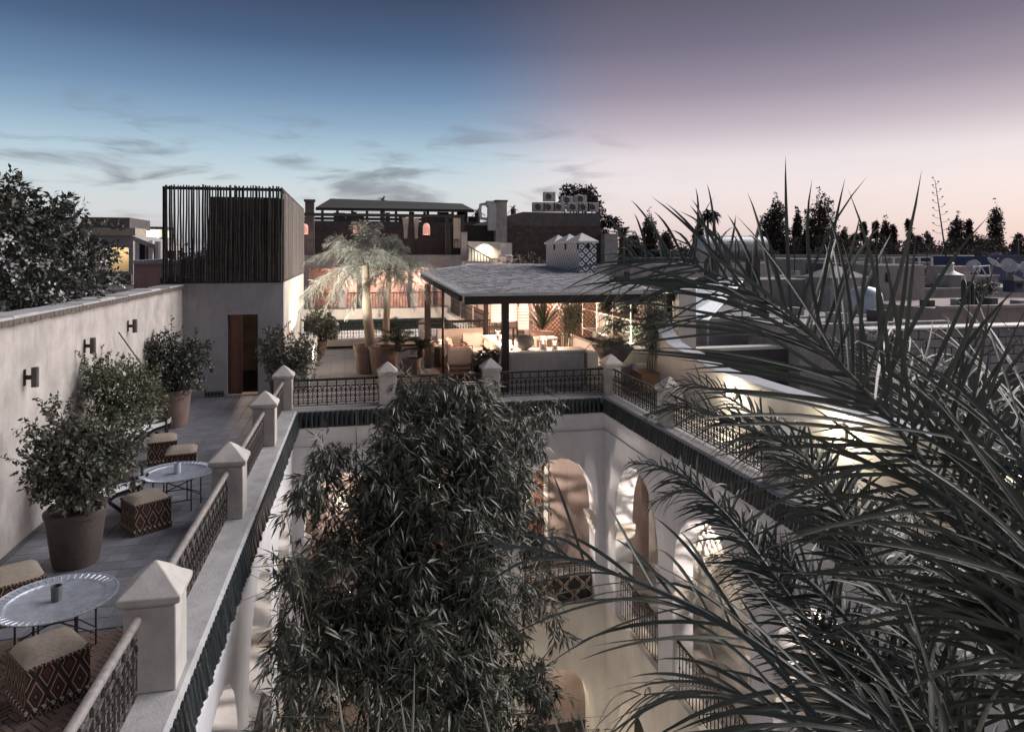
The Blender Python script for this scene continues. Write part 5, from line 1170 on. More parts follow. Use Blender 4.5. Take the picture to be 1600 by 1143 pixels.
x0, x1 = Py(512, 325, y).x, Py(737, 325, y).x; z1 = Py(600, 316, y).z; z0 = Py(600, 330, y).z
w = MB(); w.add([(x0 - .9, y, z0), (x1 + .2, y, z0), (x1, y + 5, z1 + .0), (x0 + .1, y + 5, z1 + .35), (x0 - .9, y, z0 + .22), (x1 + .2, y, z0 + .22), (x1, y + 5, z1 + .35), (x0 + .1, y + 5, z1 + .6)], [(0, 1, 2, 3), (4, 7, 6, 5), (0, 4, 5, 1), (1, 5, 6, 2), (2, 6, 7, 3), (3, 7, 4, 0)]); w.build('roof', M['black_timber'], fp)
for k in range(11): x = x0 - .4 + (x1 - x0) * k / 10; MB().box(x - .1, x + .1, y + .1, y + .3, 3.4, z0).build('post', M['black_timber'], fp)
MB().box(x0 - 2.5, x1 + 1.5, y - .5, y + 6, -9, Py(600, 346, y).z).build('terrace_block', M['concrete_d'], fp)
w = MB()
for k in range(26): xx = random.uniform(x0, x1); h = random.uniform(.3, 1.2); w.box(xx, xx + random.uniform(.2, .9), y + 1, y + 1.3, Py(600, 346, y).z, Py(600, 346, y).z + h)
w.build('roof_furniture', M['dark'], fp)
# left background
hs = thing('arched_house', 'ochre neighbouring house with pointed arch openings, dimly lit', 'house', (-11, 30, 0)); y = 30
a0_, a1_ = Py(120, 380, y).x, Py(208, 380, y).x; AW = lambda a, t, z: (a, y + t, z); zf = Py(160, 424, y).z; zt2 = Py(160, 368, y).z
w = MB(); wd = (a1_ - a0_); arch_wall(w, AW, a0_ - 4, a1_, -9, zt2, .35, [(a0_ + .1, a0_ + wd * .42, zf, zf + .9, zt2 - .45), (a0_ + wd * .5, a0_ + wd * .92, zf, zf + .9, zt2 - .45)]); w.build('arched_front', M['concrete'], hs)
MB().box(a0_ - 4, a1_, y + 1.2, y + 1.4, -9, zt2 - .05).build('inner_wall', pm('ochre_plaster', (.33, .27, .19), (.25, .2, .14), 2, .2, 20, .9), hs)
MB().box(a0_ - 4.1, a1_ + .1, y - .1, y + 1.5, zt2, zt2 + .3).build('cornice', pm('ochre_cornice', (.36, .32, .25), (.28, .25, .2), 2, .2, 20, .9), hs)
MB().box(a0_ - 4, a1_ - .4, y + 1, y + 4, zt2 + .3, zt2 + .75).build('attic', M['concrete_d'], hs); MB().box(a0_ + 1.0, a1_ + .2, y - 1.0, y - .8, -9, zf - .1).build('dark_lower_wall', M['concrete_d'], hs)
for xx in (a0_ + wd * .25, a0_ + wd * .7): point('house_light', (xx, y + .7, zf + .8), 16, (1, .8, .5), .1, hs)
pk = thing('pink_wall', 'pink rendered wall block with pale coping left of the clad tower', 'wall', (-7, 24, 0)); y = 24
q0, q1 = Py(209, 450, y), Py(262, 412, y); MB().box(q0.x, q1.x + 1.5, y, y + .3, -9, q1.z).build('wall', M['pinkwall'], pk)
w = MB()
for k in range(9): xx = q0.x + k * .32; w.bbox(xx, xx + .31, y - .05, y + .35, q1.z, q1.z + .12 + .02 * (k % 3), .02)
w.build('coping_stones', M['coping'], pk)
sh = thing('roof_shelter', 'small sloping roofed shelter with posts above the pink wall', 'shelter', (-8, 27, 0)); y = 27
A, B = Py(206, 368, y), Py(247, 384, y); w = MB(); w.add([(A.x, y, A.z), (B.x, y, B.z), (B.x + .3, y + 2, B.z), (A.x + .3, y + 2, A.z), (A.x, y, A.z - .16), (B.x, y, B.z - .16), (B.x + .3, y + 2, B.z - .16), (A.x + .3, y + 2, A.z - .16)], [(0, 1, 2, 3), (7, 6, 5, 4), (0, 4, 5, 1), (1, 5, 6, 2), (2, 6, 7, 3), (3, 7, 4, 0)]); w.build('sloping_roof', M['plaster'], sh)
for px_ in (213, 221, 234): X_ = Py(px_, 400, y).x; MB().box(X_ - .07, X_ + .07, y + .1, y + .22, 1, Py(px_, 376, y).z).build('post', M['whitewood'] if px_ != 221 else M['dark'], sh)
MB().box(Py(210, 400, y).x, Py(256, 400, y).x, y + 1.5, y + 1.7, 0, Py(230, 385, y).z).build('back_wall', M['concrete_d'], sh)
X_ = Py(249, 400, y).x; MB().lathe([(.14, 0), (.14, 3.4)], 12, (X_, y, .5)).build('round_column', M['cream'], sh)
gl = thing('roof_lantern', 'glazed rooftop turret lit from inside beside the clad tower', 'roof lantern', (-9, 36, 0)); y = 36; A, B = Py(225, 371, y), Py(255, 355, y)
MB().box(A.x, B.x, y, y + 1.8, A.z, B.z - .1).build('glazing', em('lit_glazing', (.75, .72, .55), .42, (.3, .3, .25)), gl); MB().box(A.x - .1, B.x + .1, y - .1, y + 1.9, B.z - .1, B.z + .02).build('flat_roof', M['concrete_d'], gl); MB().box(A.x - .2, B.x + .2, y - .1, y + 1.9, -9, A.z).build('base', M['concrete'], gl)
for k in range(4): xx = A.x + (B.x - A.x) * k / 3; MB().box(xx - .04, xx + .04, y - .05, y - .003, A.z, B.z - .1).build('mullion', M['metal'], gl)
for k, px_ in enumerate((227, 236, 245)): q = Py(px_, 366, y); MB().box(q.x - .09, q.x + .09, y - .06, y - .052, q.z - .25, q.z + .2).build('bulb', M['lampglow'], gl)
def dish(label, px_, py_, y, r, face, grp='satellite dishes on the roofs'):
    c = Py(px_, py_, y); t = thing('satellite_dish', label, 'satellite dish', (c.x, y, c.z), grp)
    f = Vector(face).normalized(); u = f.orthogonal().normalized(); v = f.cross(u); w = MB(); vs_ = [tuple(c - f * .0)]; n = 20
    for k in (1, 2, 3):
        for j in range(n): a = 2 * PI * j / n; rr = r * k / 3; vs_.append(tuple(c + (u * math.cos(a) + v * math.sin(a)) * rr + f * (.32 * r * (k / 3) ** 2)))
    fs = [(0, 1 + j, 1 + (j + 1) % n) for j in range(n)] + [(1 + k * n + j, 1 + (k + 1) * n + j, 1 + (k + 1) * n + (j + 1) % n, 1 + k * n + (j + 1) % n) for k in (0, 1) for j in range(n)]
    w.add(vs_, fs); o = w.build('reflector', M['dish'], t, True); mo = o.modifiers.new('s', 'SOLIDIFY'); mo.thickness = .02
    MB().tube([tuple(c + u * r), tuple(c + f * r * 1.1 + u * r * .2)], .015, 5).build('feed_arm', M['metal'], t); MB().tube([tuple(c), (c.x, y + .1, c.z - r * 1.6)], .03, 6).build('mast', M['metal'], t); return t
dish('dark tilted satellite dish seen edge on above the flowering shrub', 121, 352, 24, .55, (-.7, -.35, .5)); dish('pale round satellite dish in front of the blue sheeting, left of the pair', 1575, 415, 34, .42, (-.45, -.8, .3)); dish('small tilted satellite dish between the two round ones', 1588, 418, 34, .22, (-.9, -.4, .2)); dish('satellite dish cut by the right edge of the picture', 1601, 418, 34, .36, (-.3, -.9, .2)); dish('slanted satellite dish seen edge on beside the metal frame', 1551, 412, 30, .38, (.6, -.3, .8))
dish('small satellite dish leaning on the cactus wall', 1521, 417, 30, .34, (-.6, -.7, .3))

# big flowering shrub beyond the long wall
fb = thing('flowering_tree', 'dense dark tree with clusters of white blossom beyond the long wall', 'tree', (-9, 15, -9)); blobs = []
for px_, py_, rx, ry, y in ((15, 345, 42, 32, 14), (60, 390, 62, 36, 14), (110, 410, 46, 42, 14.5), (20, 430, 70, 50, 13), (120, 440, 46, 38, 14), (60, 455, 64, 34, 12.5), (10, 300, 20, 24, 14), (32, 310, 8, 8, 14), (70, 345, 28, 18, 14.5), (92, 325, 16, 9, 14.5), (100, 312, 9, 4, 14.5), (135, 385, 26, 9, 15), (160, 352, 10, 3, 15), (-60, 400, 70, 95, 13), (150, 400, 18, 14, 14.5)):
    c = Py(px_, py_, y); k = y / F * 1.1; blobs.append(((c.x, c.y, c.z), (rx * k, 1.1, ry * k)))
foliage('foliage', M['shrub_dark'], fb, blobs, 15000, .12, .055, .15, 5, .6, .2, .45)
P_, d_ = blob_points([b for b in blobs if b[0][2] < 3.5], 170, .1); P_ = P_ + np.array([0, -.12, 0]); P_ = P_[(P_[:, 2] < 3.9)]
P_ = np.repeat(P_, 9, 0) + rng.normal(size=(len(P_) * 9, 3)) * .055; D_ = rdir(len(P_)); V, Fc = leaf_mesh(P_, D_, rdir(len(P_)), np.full(len(P_), .055), np.full(len(P_), .05)); stuff(arr('blossom', V, Fc, M['petal'], fb))
w = MB(); 
for k in range(16): b = blobs[k % len(blobs)][0]; w.tube([(-9.5, 14.2, -9), (-9.3 + random.uniform(-.5, .5), 14, -2), (b[0], b[1], b[2] - .1)], [.22, .1, .008], 6)
w.build('trunk', M['bark'], fb)

# ---------------------------------------------------------------- far trees
def blobtree(label, px_, top, y, wpx, kind='cypress', n=1500, base=405, cat_='tree', grp='trees on the skyline', mat='tree_far'):
    c = Py(px_, base, y); s_ = y / F * 1.02; tp = Py(px_, top, y).z; z0 = c.z - 3.5; h = tp - z0; r = wpx * s_ / 2
    t = thing(kind + '_tree', label, cat_, (c.x, y, -9.5), grp); MB().tube([(c.x, y, -9.5), (c.x, y, z0 + h * .9)], [.35, .08], 6).build('trunk', M['bark'], t); blobs = []
    if kind == 'cypress':
        for k in range(9): f = k / 8; rr = r * (1 - f) ** .5 * (.85 + .35 * random.random()) * (.75 + .5 * math.sin(min(f * 2.2 + .3, 1.57))) + .12; blobs.append(((c.x + random.gauss(0, r * .12), y, z0 + h * (.04 + f * .92)), (rr * 1.12, rr * 1.12, h * .11)))
    elif kind == 'pine':
        for k in range(26): f = random.random() ** .8; a = random.uniform(0, 6.3); rr = r * (1.1 - f); blobs.append(((c.x + math.cos(a) * rr * .7, y + math.sin(a) * rr * .7, z0 + h * f), (rr * .42 + .16, rr * .42 + .16, h * .035 + .1)))
    else:
        for k in range(14): a = random.uniform(0, 6.3); f = .25 + .7 * random.random(); rr = r * math.sin(min(1, f + .1) * PI) ** .4; blobs.append(((c.x + math.cos(a) * rr * .7, y + math.sin(a) * rr * .5, z0 + h * f), (r * .34, r * .34, h * .09)))
    foliage('crown', M[mat], t, blobs, n, s_ * 4, s_ * 2.6, 0, 3, .7, .3, .42); return t
TR = [(1015, 335, 70, 30, 'cypress', 'dark cypress right of the dark date palm, first on the skyline'), (1092, 344, 80, 15, 'cypress', 'slim rusty brown cypress just left of the twin fan palms'), (1210, 308, 75, 46, 'cypress', 'broad dark cypress rising behind the horizontal water tank'),
      (1246, 330, 85, 12, 'cypress', 'very slim cypress between the two broadest ones'), (1281, 298, 75, 60, 'cypress', 'tallest and broadest dark cypress on the skyline'), (1318, 358, 85, 26, 'cypress', 'short cypress tuft right of the tallest one'),
      (1349, 350, 90, 34, 'pine', 'open branched pine, left one of the pair before the pointed cypress'), (1368, 348, 95, 22, 'pine', 'thin open pine touching the pointed cypress'), (1383, 342, 90, 19, 'cypress', 'small pointed dense cypress among the open pines'), (1395, 352, 92, 26, 'pine', 'open pine just right of the small pointed cypress'),
      (1420, 344, 90, 34, 'pine', 'knobbly pine with a forked top'), (1449, 362, 92, 30, 'pine', 'low airy pine just left of the tall flower stalk'), (1496, 336, 80, 32, 'cypress', 'dense dark cypress right of the tall flower stalk'), (1514, 340, 84, 18, 'pine', 'loose tree leaning on the dense cypress'),
      (1556, 318, 80, 30, 'cypress', 'tall ragged cypress near the right edge'), (1537, 372, 84, 22, 'cypress', 'low dark bush like cypress at the foot of the ragged one'), (1592, 366, 70, 30, 'pine', 'low tree cut by the right edge of the skyline'), (1334, 362, 82, 30, 'round', 'low bushy tree between the tallest cypress and the open pines'), (1180, 366, 84, 34, 'round', 'low bushy tree just left of the broad cypress'), (1262, 362, 86, 30, 'round', 'low bushy tree between the slim and the tallest cypress'), (1435, 370, 86, 30, 'round', 'low bushy tree between the knobbly pine and the airy one'), (1535, 366, 86, 26, 'round', 'low bushy tree left of the ragged cypress'), (1040, 365, 60, 34, 'round', 'rusty leafed bush low behind the frond tips'), (985, 362, 62, 40, 'round', 'dark bushy mass below the date palm'),
      (905, 294, 60, 0, 'x', ''), (212, 366, 40, 12, 'round', 'small dark treetop left of the roof lantern')]
for px_, tp, y, w_, kd, l in TR:
    if kd != 'x': blobtree(l, px_, tp, y, w_, kd, 15000 if w_ > 40 else 8000 if kd == 'cypress' else 5000)
# airy tree behind the air conditioners
t = thing('airy_tree', 'airy tree with rounded leaf clumps behind the air conditioners', 'tree', (Py(905, 400, 56).x, 56, -9.5)); blobs = []
for px_, py_, r_ in ((888, 300, 13), (884, 315, 12), (898, 310, 10), (903, 298, 9), (915, 302, 10), (923, 297, 9), (922, 312, 13), (932, 320, 10), (938, 335, 8), (940, 352, 8), (876, 322, 8), (945, 365, 8), (950, 345, 12), (962, 350, 10)):
    c = Py(px_, py_, 56); s_ = 56 / F; blobs.append(((c.x, 56, c.z), (r_ * s_, r_ * s_, r_ * s_ * .85)))
foliage('crown', M['tree_far'], t, blobs, 3000, .26, .17, 0, 3, .7, 0, .5); w = MB()
for b in blobs: c = Py(905, 372, 56); w.tube([(c.x, 56, -9.5), (c.x, 56, c.z), ((c.x + b[0][0]) / 2, 56, (c.z + b[0][2]) / 2 + .2), b[0]], [.3, .16, .08, .02], 5)
w.build('trunk', M['bark'], t)
def datepalm(label, px_, py_, y, rpx, n, droop=.6, base=-9.5, tr=.3, mat='tree_far', L=.5):
    c = Py(px_, py_, y); t = thing('date_palm', label, 'palm tree', (c.x, y, base), 'palms on the skyline'); MB().tube([(c.x, y, base), (c.x, y, c.z)], [tr, tr * .8], 8).build('trunk', M['bark'], t)
    r = rpx * y / F
    for i in range(n):
        a = i * 2.39996; el = R([75, 50, 28, 5, -20][i % 5]); d = Vector((math.cos(a) * math.cos(el), math.sin(a) * math.cos(el), math.sin(el)))
        frond('frond', M[mat], t, [tuple(c + d * r * 1.15 * s + Vector((0, 0, -1)) * r * droop * s * s) for s in np.linspace(0, 1, 5)], (0, 0, 1) if el < 1 else (math.cos(a), math.sin(a), .2), 16, r * .3, r * .035, .1, a0=60, a1=30, droop=.3, jit=.1, seg=2, rach=.03)
    return t
datepalm('dark arching date palm just right of the brick wall', 972, 372, 50, 34, 26); datepalm('small spiky palm on the far roof pergola skyline', 598, 313, 70, 11, 14); datepalm('small palm right of the far pergola end', 746, 332, 62, 13, 14); datepalm('tufted tree with spiky crown between flue and air conditioners', 802, 326, 62, 10, 12); datepalm('palm crown at the far right edge of the skyline', 1588, 374, 60, 14, 14)
t = thing('fan_palm', 'tall slender twin fan palm with shaggy heads on the skyline', 'palm tree', (Py(1110, 380, 110).x, 110, -9.5))
for px_, py_, h_ in ((1106, 334, 1.0), (1115, 335, .85), (1116, 366, .45)):
    c = Py(px_, py_, 110); MB().tube([(c.x, 110, -9.5), (c.x, 110, c.z)], .22, 6).build('trunk', M['bark'], t); rosette('crown', M['tree_far'], t, (c.x, 110, c.z), 70, 1.7 * h_, .34, -55, 75, .5, 3)
w = thing('agave_stalk', 'tall thin dead agave flower stalk against the pink sky', 'agave', (Py(1478, 400, 40).x, 40, 0)); p0, p1 = Py(1478, 400, 40), Py(1461, 282, 40); m_ = MB(); m_.tube([(p0.x, 40, -1), p0, p0.lerp(p1, .5), p1], [.06, .055, .04, .015], 6); m_.build('stalk', M['bark'], w); m_ = MB()
for k in range(15): q = p0.lerp(p1, .3 + .7 * k / 14); s_ = (1 if k % 2 else -1); L = .75 * (1 - .75 * k / 14); m_.tube([q, q + Vector((s_ * L * .6, 0, .02)), q + Vector((s_ * L, 0, .18))], .014, 4); m_.lathe([(0, -.05), (.09, 0), (0, .05)], 6, tuple(q + Vector((s_ * L, 0, .2))))
m_.build('side_branches', M['bark'], w)
hg = thing('hedge_mass', 'low dark belt of distant treetops under the skyline', 'trees', (40, 95, -9)); blobs = []
for k in range(60): px_ = -100 + k * 31; c = Py(px_, 398 + random.uniform(-6, 8), 92); blobs.append(((c.x, 92 + random.uniform(-4, 8), c.z - .3), (2.2, 2, .9 + random.random() * .5)))
for k in range(30): px_ = 1000 + k * 21; c = Py(px_, 402 + random.uniform(-8, 4), 66); blobs.append(((c.x, 66 + random.uniform(-3, 3), c.z - .5), (1.4, 1.5, .9 + random.random() * .4)))
for k in range(60):
    px_ = 1150 + k * 8; c = Py(px_, 384 + random.uniform(-9, 7) - 5 * math.sin(k * .9), 74); blobs.append(((c.x, 74 + random.uniform(-2, 2), c.z - .4), (.9, 1.0, .7 + random.random() * .4)))
stuff(hg); foliage('treetops', M['tree_far'], hg, blobs, 44000, .40, .25, 0, 3, .7, .2, .5)

# ---------------------------------------------------------------- medina roofs
RB = [  # px0, px1, top py, y, depth, material, label
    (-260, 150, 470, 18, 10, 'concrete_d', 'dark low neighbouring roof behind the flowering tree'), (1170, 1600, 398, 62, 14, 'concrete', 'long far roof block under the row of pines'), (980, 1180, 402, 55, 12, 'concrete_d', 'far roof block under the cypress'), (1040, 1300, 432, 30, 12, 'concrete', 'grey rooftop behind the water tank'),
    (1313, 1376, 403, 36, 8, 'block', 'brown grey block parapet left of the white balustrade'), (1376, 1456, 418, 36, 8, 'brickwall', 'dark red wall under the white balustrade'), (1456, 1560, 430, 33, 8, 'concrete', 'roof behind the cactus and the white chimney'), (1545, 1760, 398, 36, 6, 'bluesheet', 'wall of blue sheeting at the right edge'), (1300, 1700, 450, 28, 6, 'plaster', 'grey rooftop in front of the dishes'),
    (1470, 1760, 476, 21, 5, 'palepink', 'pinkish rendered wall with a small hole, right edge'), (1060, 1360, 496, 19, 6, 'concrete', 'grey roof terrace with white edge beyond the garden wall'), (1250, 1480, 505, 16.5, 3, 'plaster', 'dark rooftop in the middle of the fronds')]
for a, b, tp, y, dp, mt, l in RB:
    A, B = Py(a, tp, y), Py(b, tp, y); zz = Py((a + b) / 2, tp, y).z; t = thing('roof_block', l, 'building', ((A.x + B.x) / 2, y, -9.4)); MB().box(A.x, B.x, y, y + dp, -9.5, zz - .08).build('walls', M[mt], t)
    w = MB(); w.box(A.x - .04, B.x + .04, y - .06, y + .2, zz - .078, zz + .02); w.build('coping', M['plaster' if mt != 'bluesheet' else 'bluesheet'], t)
    if y < 40:
        for k in range(int((B.x - A.x) / 1.4)): X_ = A.x + .5 + k * 1.4; MB().box(X_, X_ + random.uniform(.2, .5), y + 1, y + 1.5, zz - .08, zz + random.uniform(.05, .3)).build('roof_lump', M['plaster' if k % 2 else 'concrete_d'], t)
# neighbour roof just beyond the garden parapet: terraces of slabs and a block wall
nr = thing('neighbour_roof', 'stepped grey roof directly beyond the scooped garden wall', 'roof', (12, 14, 0))
MB().box(8.5, 16, 6, 17, -9.5, -.55).build('roof_slab', M['concrete'], nr); MB().box(8.9, 16, 17.0, 17.3, -9.5, .9).build('rear_wall', M['concrete_d'], nr); MB().box(8.85, 16.1, 16.95, 17.35, .9, .98).build('white_coping', M['whitewood'], nr)
for k in range(11): MB().bbox(8.7, 15.5, 9.2 + k * .62, 9.2 + k * .62 + .56, -.55, -.47 + .012 * k, .02).build('roof_board', M['concrete'], nr)
bl_ = thing('block_wall', 'whitewashed block wall with pale coping at the right edge behind the fronds', 'wall', (18, 14, -2)); c = Py(1480, 515, 12.5); blk = mesh_only(MB().bbox(-.19, .19, 0, .06, 0, .17, .012), 'block', M['block'])
zt3 = Py(1500, 512, 12.5).z; MB().box(c.x - 2.0, c.x + 9, 12.5, 12.8, -9.5, zt3).build('core', M['concrete_d'], bl_); MB().box(c.x - 2.0, c.x + 9, 12.36, 12.85, zt3, zt3 + .04).build('coping', M['whitewood'], bl_)
for r_ in range(5):
    for k in range(22): inst('block', blk, bl_, (c.x - 1.8 + k * .41 + (r_ % 2) * .2, 12.44 + random.uniform(-.012, .01), zt3 - .2 - r_ * .19), (0, 0, 0))
# roof furniture on the right
tk = thing('water_tank', 'big grey horizontal water tank lying on a roof behind the fronds', 'tank', (Py(1140, 390, 27).x, 27, 2.6)); A, B = Py(1096, 389, 27), Py(1190, 389, 27)
MB().tube([(A.x - .12, 27, A.z), (A.x, 27, A.z), (B.x, 27, B.z), (B.x + .12, 27, B.z)], [.3, .56, .56, .3], 24).build('barrel', M['metal'], tk, True)
for f in (.2, .5, .8): q = A.lerp(B, f); MB().tube([(q.x - .02, 27, q.z), (q.x + .02, 27, q.z)], .575, 24).build('strap', M['iron'], tk); 
for f in (.15, .85): q = A.lerp(B, f); MB().box(q.x - .1, q.x + .1, 26.6, 27.4, q.z - 1.4, q.z - .3).build('cradle', M['concrete_d'], tk)
t = thing('blue_shelter', 'pale blue sloping corrugated panel leaning beside the roof terrace', 'solar panel', (10, 17, 1)); A, B, D_, E_ = Py(1066, 497, 17.8), Py(1092, 442, 19.5), Py(1160, 440, 19.5), Py(1106, 500, 17.8)
w = MB(); w.add([A, E_, D_, B], [(0, 1, 2, 3)]); w.add([tuple(Vector(v) + Vector((0, .05, -.06))) for v in (A, E_, D_, B)], [(3, 2, 1, 0)]); w.build('panel', M['bluepanel'], t); w = MB(); w.tube([A, B], .03, 5); w.tube([E_, D_], .03, 5); w.tube([A, E_], .03, 5); w.tube([B, D_], .03, 5)
for v in (A, E_, B, D_): w.tube([v, (v[0], v[1], -.6)], .03, 5)
w.build('frame', M['metal'], t)
t = thing('blue_tank', 'pale blue domed tank glimpsed through the palm leaflets', 'tank', (Py(1352, 470, 20).x, 20, 0)); c = Py(1352, 500, 20); MB().lathe([(.5, 0), (.53, .1), (.53, .75), (.48, .92), (.32, 1.06), (.1, 1.12), (0, 1.13)], 24, (c.x, 20, c.z)).build('body', M['bluepanel'], t, True); MB().box(c.x - .7, c.x + .7, 19.4, 20.6, -1, c.z).build('plinth', M['concrete'], t)
t = thing('white_tent', 'low pale pyramid roofed skylight left of the blue tank', 'skylight', (Py(1310, 420, 26).x, 26, 1)); c = Py(1305, 436, 26); w = MB(); sqloft(w, [(.9, 0), (.95, .1), (.1, .55), (.02, .56)], (c.x, 26, c.z)); w.build('roof', M['plaster'], t); MB().box(c.x - .85, c.x + .85, 25.2, 26.8, -2, c.z).build('walls', M['plaster'], t)
bal = thing('white_balustrade', 'white framed roof balustrade with four open bays on the dark red wall', 'railing', (Py(1415, 410, 35.9).x, 35.9, 3)); A, B = Py(1376, 417, 35.9), Py(1456, 401, 35.9); w = MB(); w.box(A.x, B.x, 35.85, 35.95, B.z - .06, B.z); w.box(A.x, B.x, 35.85, 35.95, A.z, A.z + .06); w.build('rails', M['whitewood'], bal)
for k in range(5): X_ = A.x + (B.x - A.x) * k / 4; MB().box(X_ - .04, X_ + .04, 35.84, 35.96, A.z + .06, B.z - .06).build('post', M['whitewood'], bal)
t = thing('metal_frame', 'white tubular frame with raked legs on the roof by the dishes', 'frame', (Py(1535, 425, 29).x, 29, 2)); w = MB(); q = lambda a, b: Py(a, b, 29)
for a, b in ((q(1520, 417), q(1546, 415)), (q(1546, 415), q(1548, 431)), (q(1520, 417), q(1532, 431)), (q(1533, 416), q(1542, 431)), (q(1526, 431), q(1549, 431)), (q(1531, 416), q(1531, 425))): w.tube([a, b], .03, 5)
w.build('tubes', M['whitewood'], t)
t = thing('white_cowl', 'white bottle shaped chimney cowl on a cone base', 'chimney', (Py(1485, 420, 29).x, 29, 2)); c = Py(1486, 429, 29); MB().lathe([(.55, 0), (.3, .1), (.14, .2), (.1, .45), (.16, .55), (.1, .6), (0, .62)], 16, tuple(c)).build('cowl', M['whitewood'], t, True); MB().lathe([(.6, 0), (.6, 1.2)], 16, (c.x, c.y, c.z - 1.2)).build('base', M['concrete'], t)
t = thing('grey_dovecote', 'small blue grey hooded roof vent at the right', 'vent', (Py(1582, 435, 26).x, 26, 1)); c = Py(1583, 456, 26); MB().box(c.x - .25, c.x + .25, 25.7, 26.3, c.z, c.z + .48).build('body', M['bluesheet'], t); w = MB(); sqloft(w, [(.36, 0), (.34, .05), (.03, .3)], (c.x, 26, c.z + .48)); w.build('roof', M['concrete_d'], t); MB().box(c.x - .12, c.x + .12, 25.68, 25.7, c.z + .2, c.z + .4).build('opening', M['dark'], t)
t = thing('tall_cactus', 'tall clumped columnar cactus on the right roofs', 'cactus', (Py(1517, 480, 22).x, 22, -1)); c = Py(1517, 520, 22)
for k, (dx, top_) in enumerate(((-.25, 436), (-.1, 450), (.05, 440), (.18, 455), (.3, 462), (-.35, 466))): h_ = Py(1517, top_, 22).z - c.z; MB().tube([(c.x + dx * .4, 22, c.z - .5), (c.x + dx * 1.15, 22, c.z + .35), (c.x + dx * 1.3, 22, c.z + h_ * .95), (c.x + dx * 1.3, 22, c.z + h_)], [.09, .1, .09, .03], 8).build('stem', M['cycad'], t, True)
foliage('foliage', M['shrub_dark'], t, [((c.x + .75, 22.1, Py(1545, 450, 22).z), (.35, .3, .28))], 700, .1, .05)

for k in range(8):
    px_ = 1010 + k * 74 + random.uniform(-10, 10); y = random.choice((26, 31, 38, 46)); c = Py(px_, 425 - (y - 26) * .9, y); h_ = random.uniform(.7, 1.6)
    t = thing('roof_aerial', ('first','second','third','fourth','fifth','sixth','seventh','eighth','ninth','tenth','eleventh','twelfth','thirteenth','fourteenth')[k] + ' thin television aerial from the left among the right hand rooftops', 'aerial', tuple(c), 'television aerials on the rooftops'); MB().tube([tuple(c), (c.x, y, c.z + h_)], .022, 5).build('mast', M['iron'], t); m_ = MB(); m_.tube([(c.x - .35, y, c.z + h_ * .93), (c.x + .35, y, c.z + h_ * .93)], .014, 4)
    for q in range(5): m_.tube([(c.x - .3 + q * .15, y - .16, c.z + h_ * .93), (c.x - .3 + q * .15, y + .16, c.z + h_ * .93)], .01, 4)
    m_.build('dipoles', M['iron'], t)
for k in range(14):
    px_ = 1000 + k * 44 + random.uniform(-16, 16); y = random.uniform(24, 52); c = Py(px_, 404 + (52 - y) * .75, y); sx, sz = random.uniform(.4, 1.4), random.uniform(.35, .9)
    t = thing('roof_hut', 'small rendered stair hut or parapet block on the crowded right rooftops', 'hut', (c.x, y, c.z - 1.2), 'little roof huts of the old town'); w = MB().bbox(c.x - sx, c.x + sx, y, y + 1.4, c.z - 2.0, c.z + sz * .4, .05); mk = random.choice(('concrete', 'plaster', 'palepink', 'block', 'concrete_d')); w.build('walls', M[mk], t); t['label'] = {'concrete': 'weathered grey', 'plaster': 'pale plastered', 'palepink': 'faded pink', 'block': 'bare block', 'concrete_d': 'dark grey'}[mk] + ' roof hut with ' + ('lit' if k % 9 == 4 else 'dark') + ' window, '+('first','second','third','fourth','fifth','sixth','seventh','eighth','ninth','tenth','eleventh','twelfth','thirteenth','fourteenth')[k]+' from the left among the roof huts'
    for q in range(random.choice((1, 1, 2))): X_ = c.x - sx * .5 + q * sx * .8; MB().box(X_ - .11, X_ + .11, y - .02, y + .01, c.z - .45, c.z - .05).build('window', M['litwindow' if k % 9 == 4 else 'dark'], t)

# ---------------------------------------------------------------- right garden wall
gp = thing('garden_parapet', 'cream garden wall with scooped pale coping, lamps glowing on its inner face', 'wall', (7.8, 10, 0))
prof = [(17.3, 1.95), (16.9, 1.75), (16.5, 1.42), (16.1, 1.22), (15.6, 1.14), (15.0, 1.1), (14.4, 1.0), (13.8, .93), (12, .92), (9, .94), (7.4, .94), (6.9, .98), (6.4, 1.06), (3, 1.06), (1, 1.06)]
w = MB(); cpw = MB()
for (ya, za), (yb, zb_) in zip(prof, prof[1:]):
    w.add([(7.72, ya, -9), (7.72, yb, -9), (7.72, yb, zb_), (7.72, ya, za), (8.0, ya, -9), (8.0, yb, -9), (8.0, yb, zb_), (8.0, ya, za)], [(0, 1, 2, 3), (7, 6, 5, 4), (3, 2, 6, 7)])
    v = [(7.66, ya, za + .002), (7.66, yb, zb_ + .002), (8.08, yb, zb_ + .002), (8.08, ya, za + .002)]; cpw.add(v + [(a, b, c + .06) for a, b, c in v], [(3, 2, 1, 0), (4, 5, 6, 7), (0, 1, 5, 4), (2, 3, 7, 6), (1, 2, 6, 5), (3, 0, 4, 7)])
w.build('wall', M['cream'], gp); cpw.build('coping', pm('pale_blue_coping', (.42, .43, .46), (.34, .35, .38), 4, .3, 30, .8), gp)
def wall_lamp(label, y, z, watts=26):
    t = thing('wall_lamp', label, 'wall lamp', (7.7, y, z), 'lamps along the garden wall'); MB().box(7.66, 7.72, y - .07, y + .07, z - .1, z + .1).build('back_plate', M['iron'], t)
    MB().lathe([(.02, -.09), (.06, -.06), (.065, .05), (.02, .09)], 12, (7.58, y, z)).build('glass_shade', M['bulb'], t, True); point('wall_light', (7.46, y, z), watts, (1, .88, .66), .07, t)
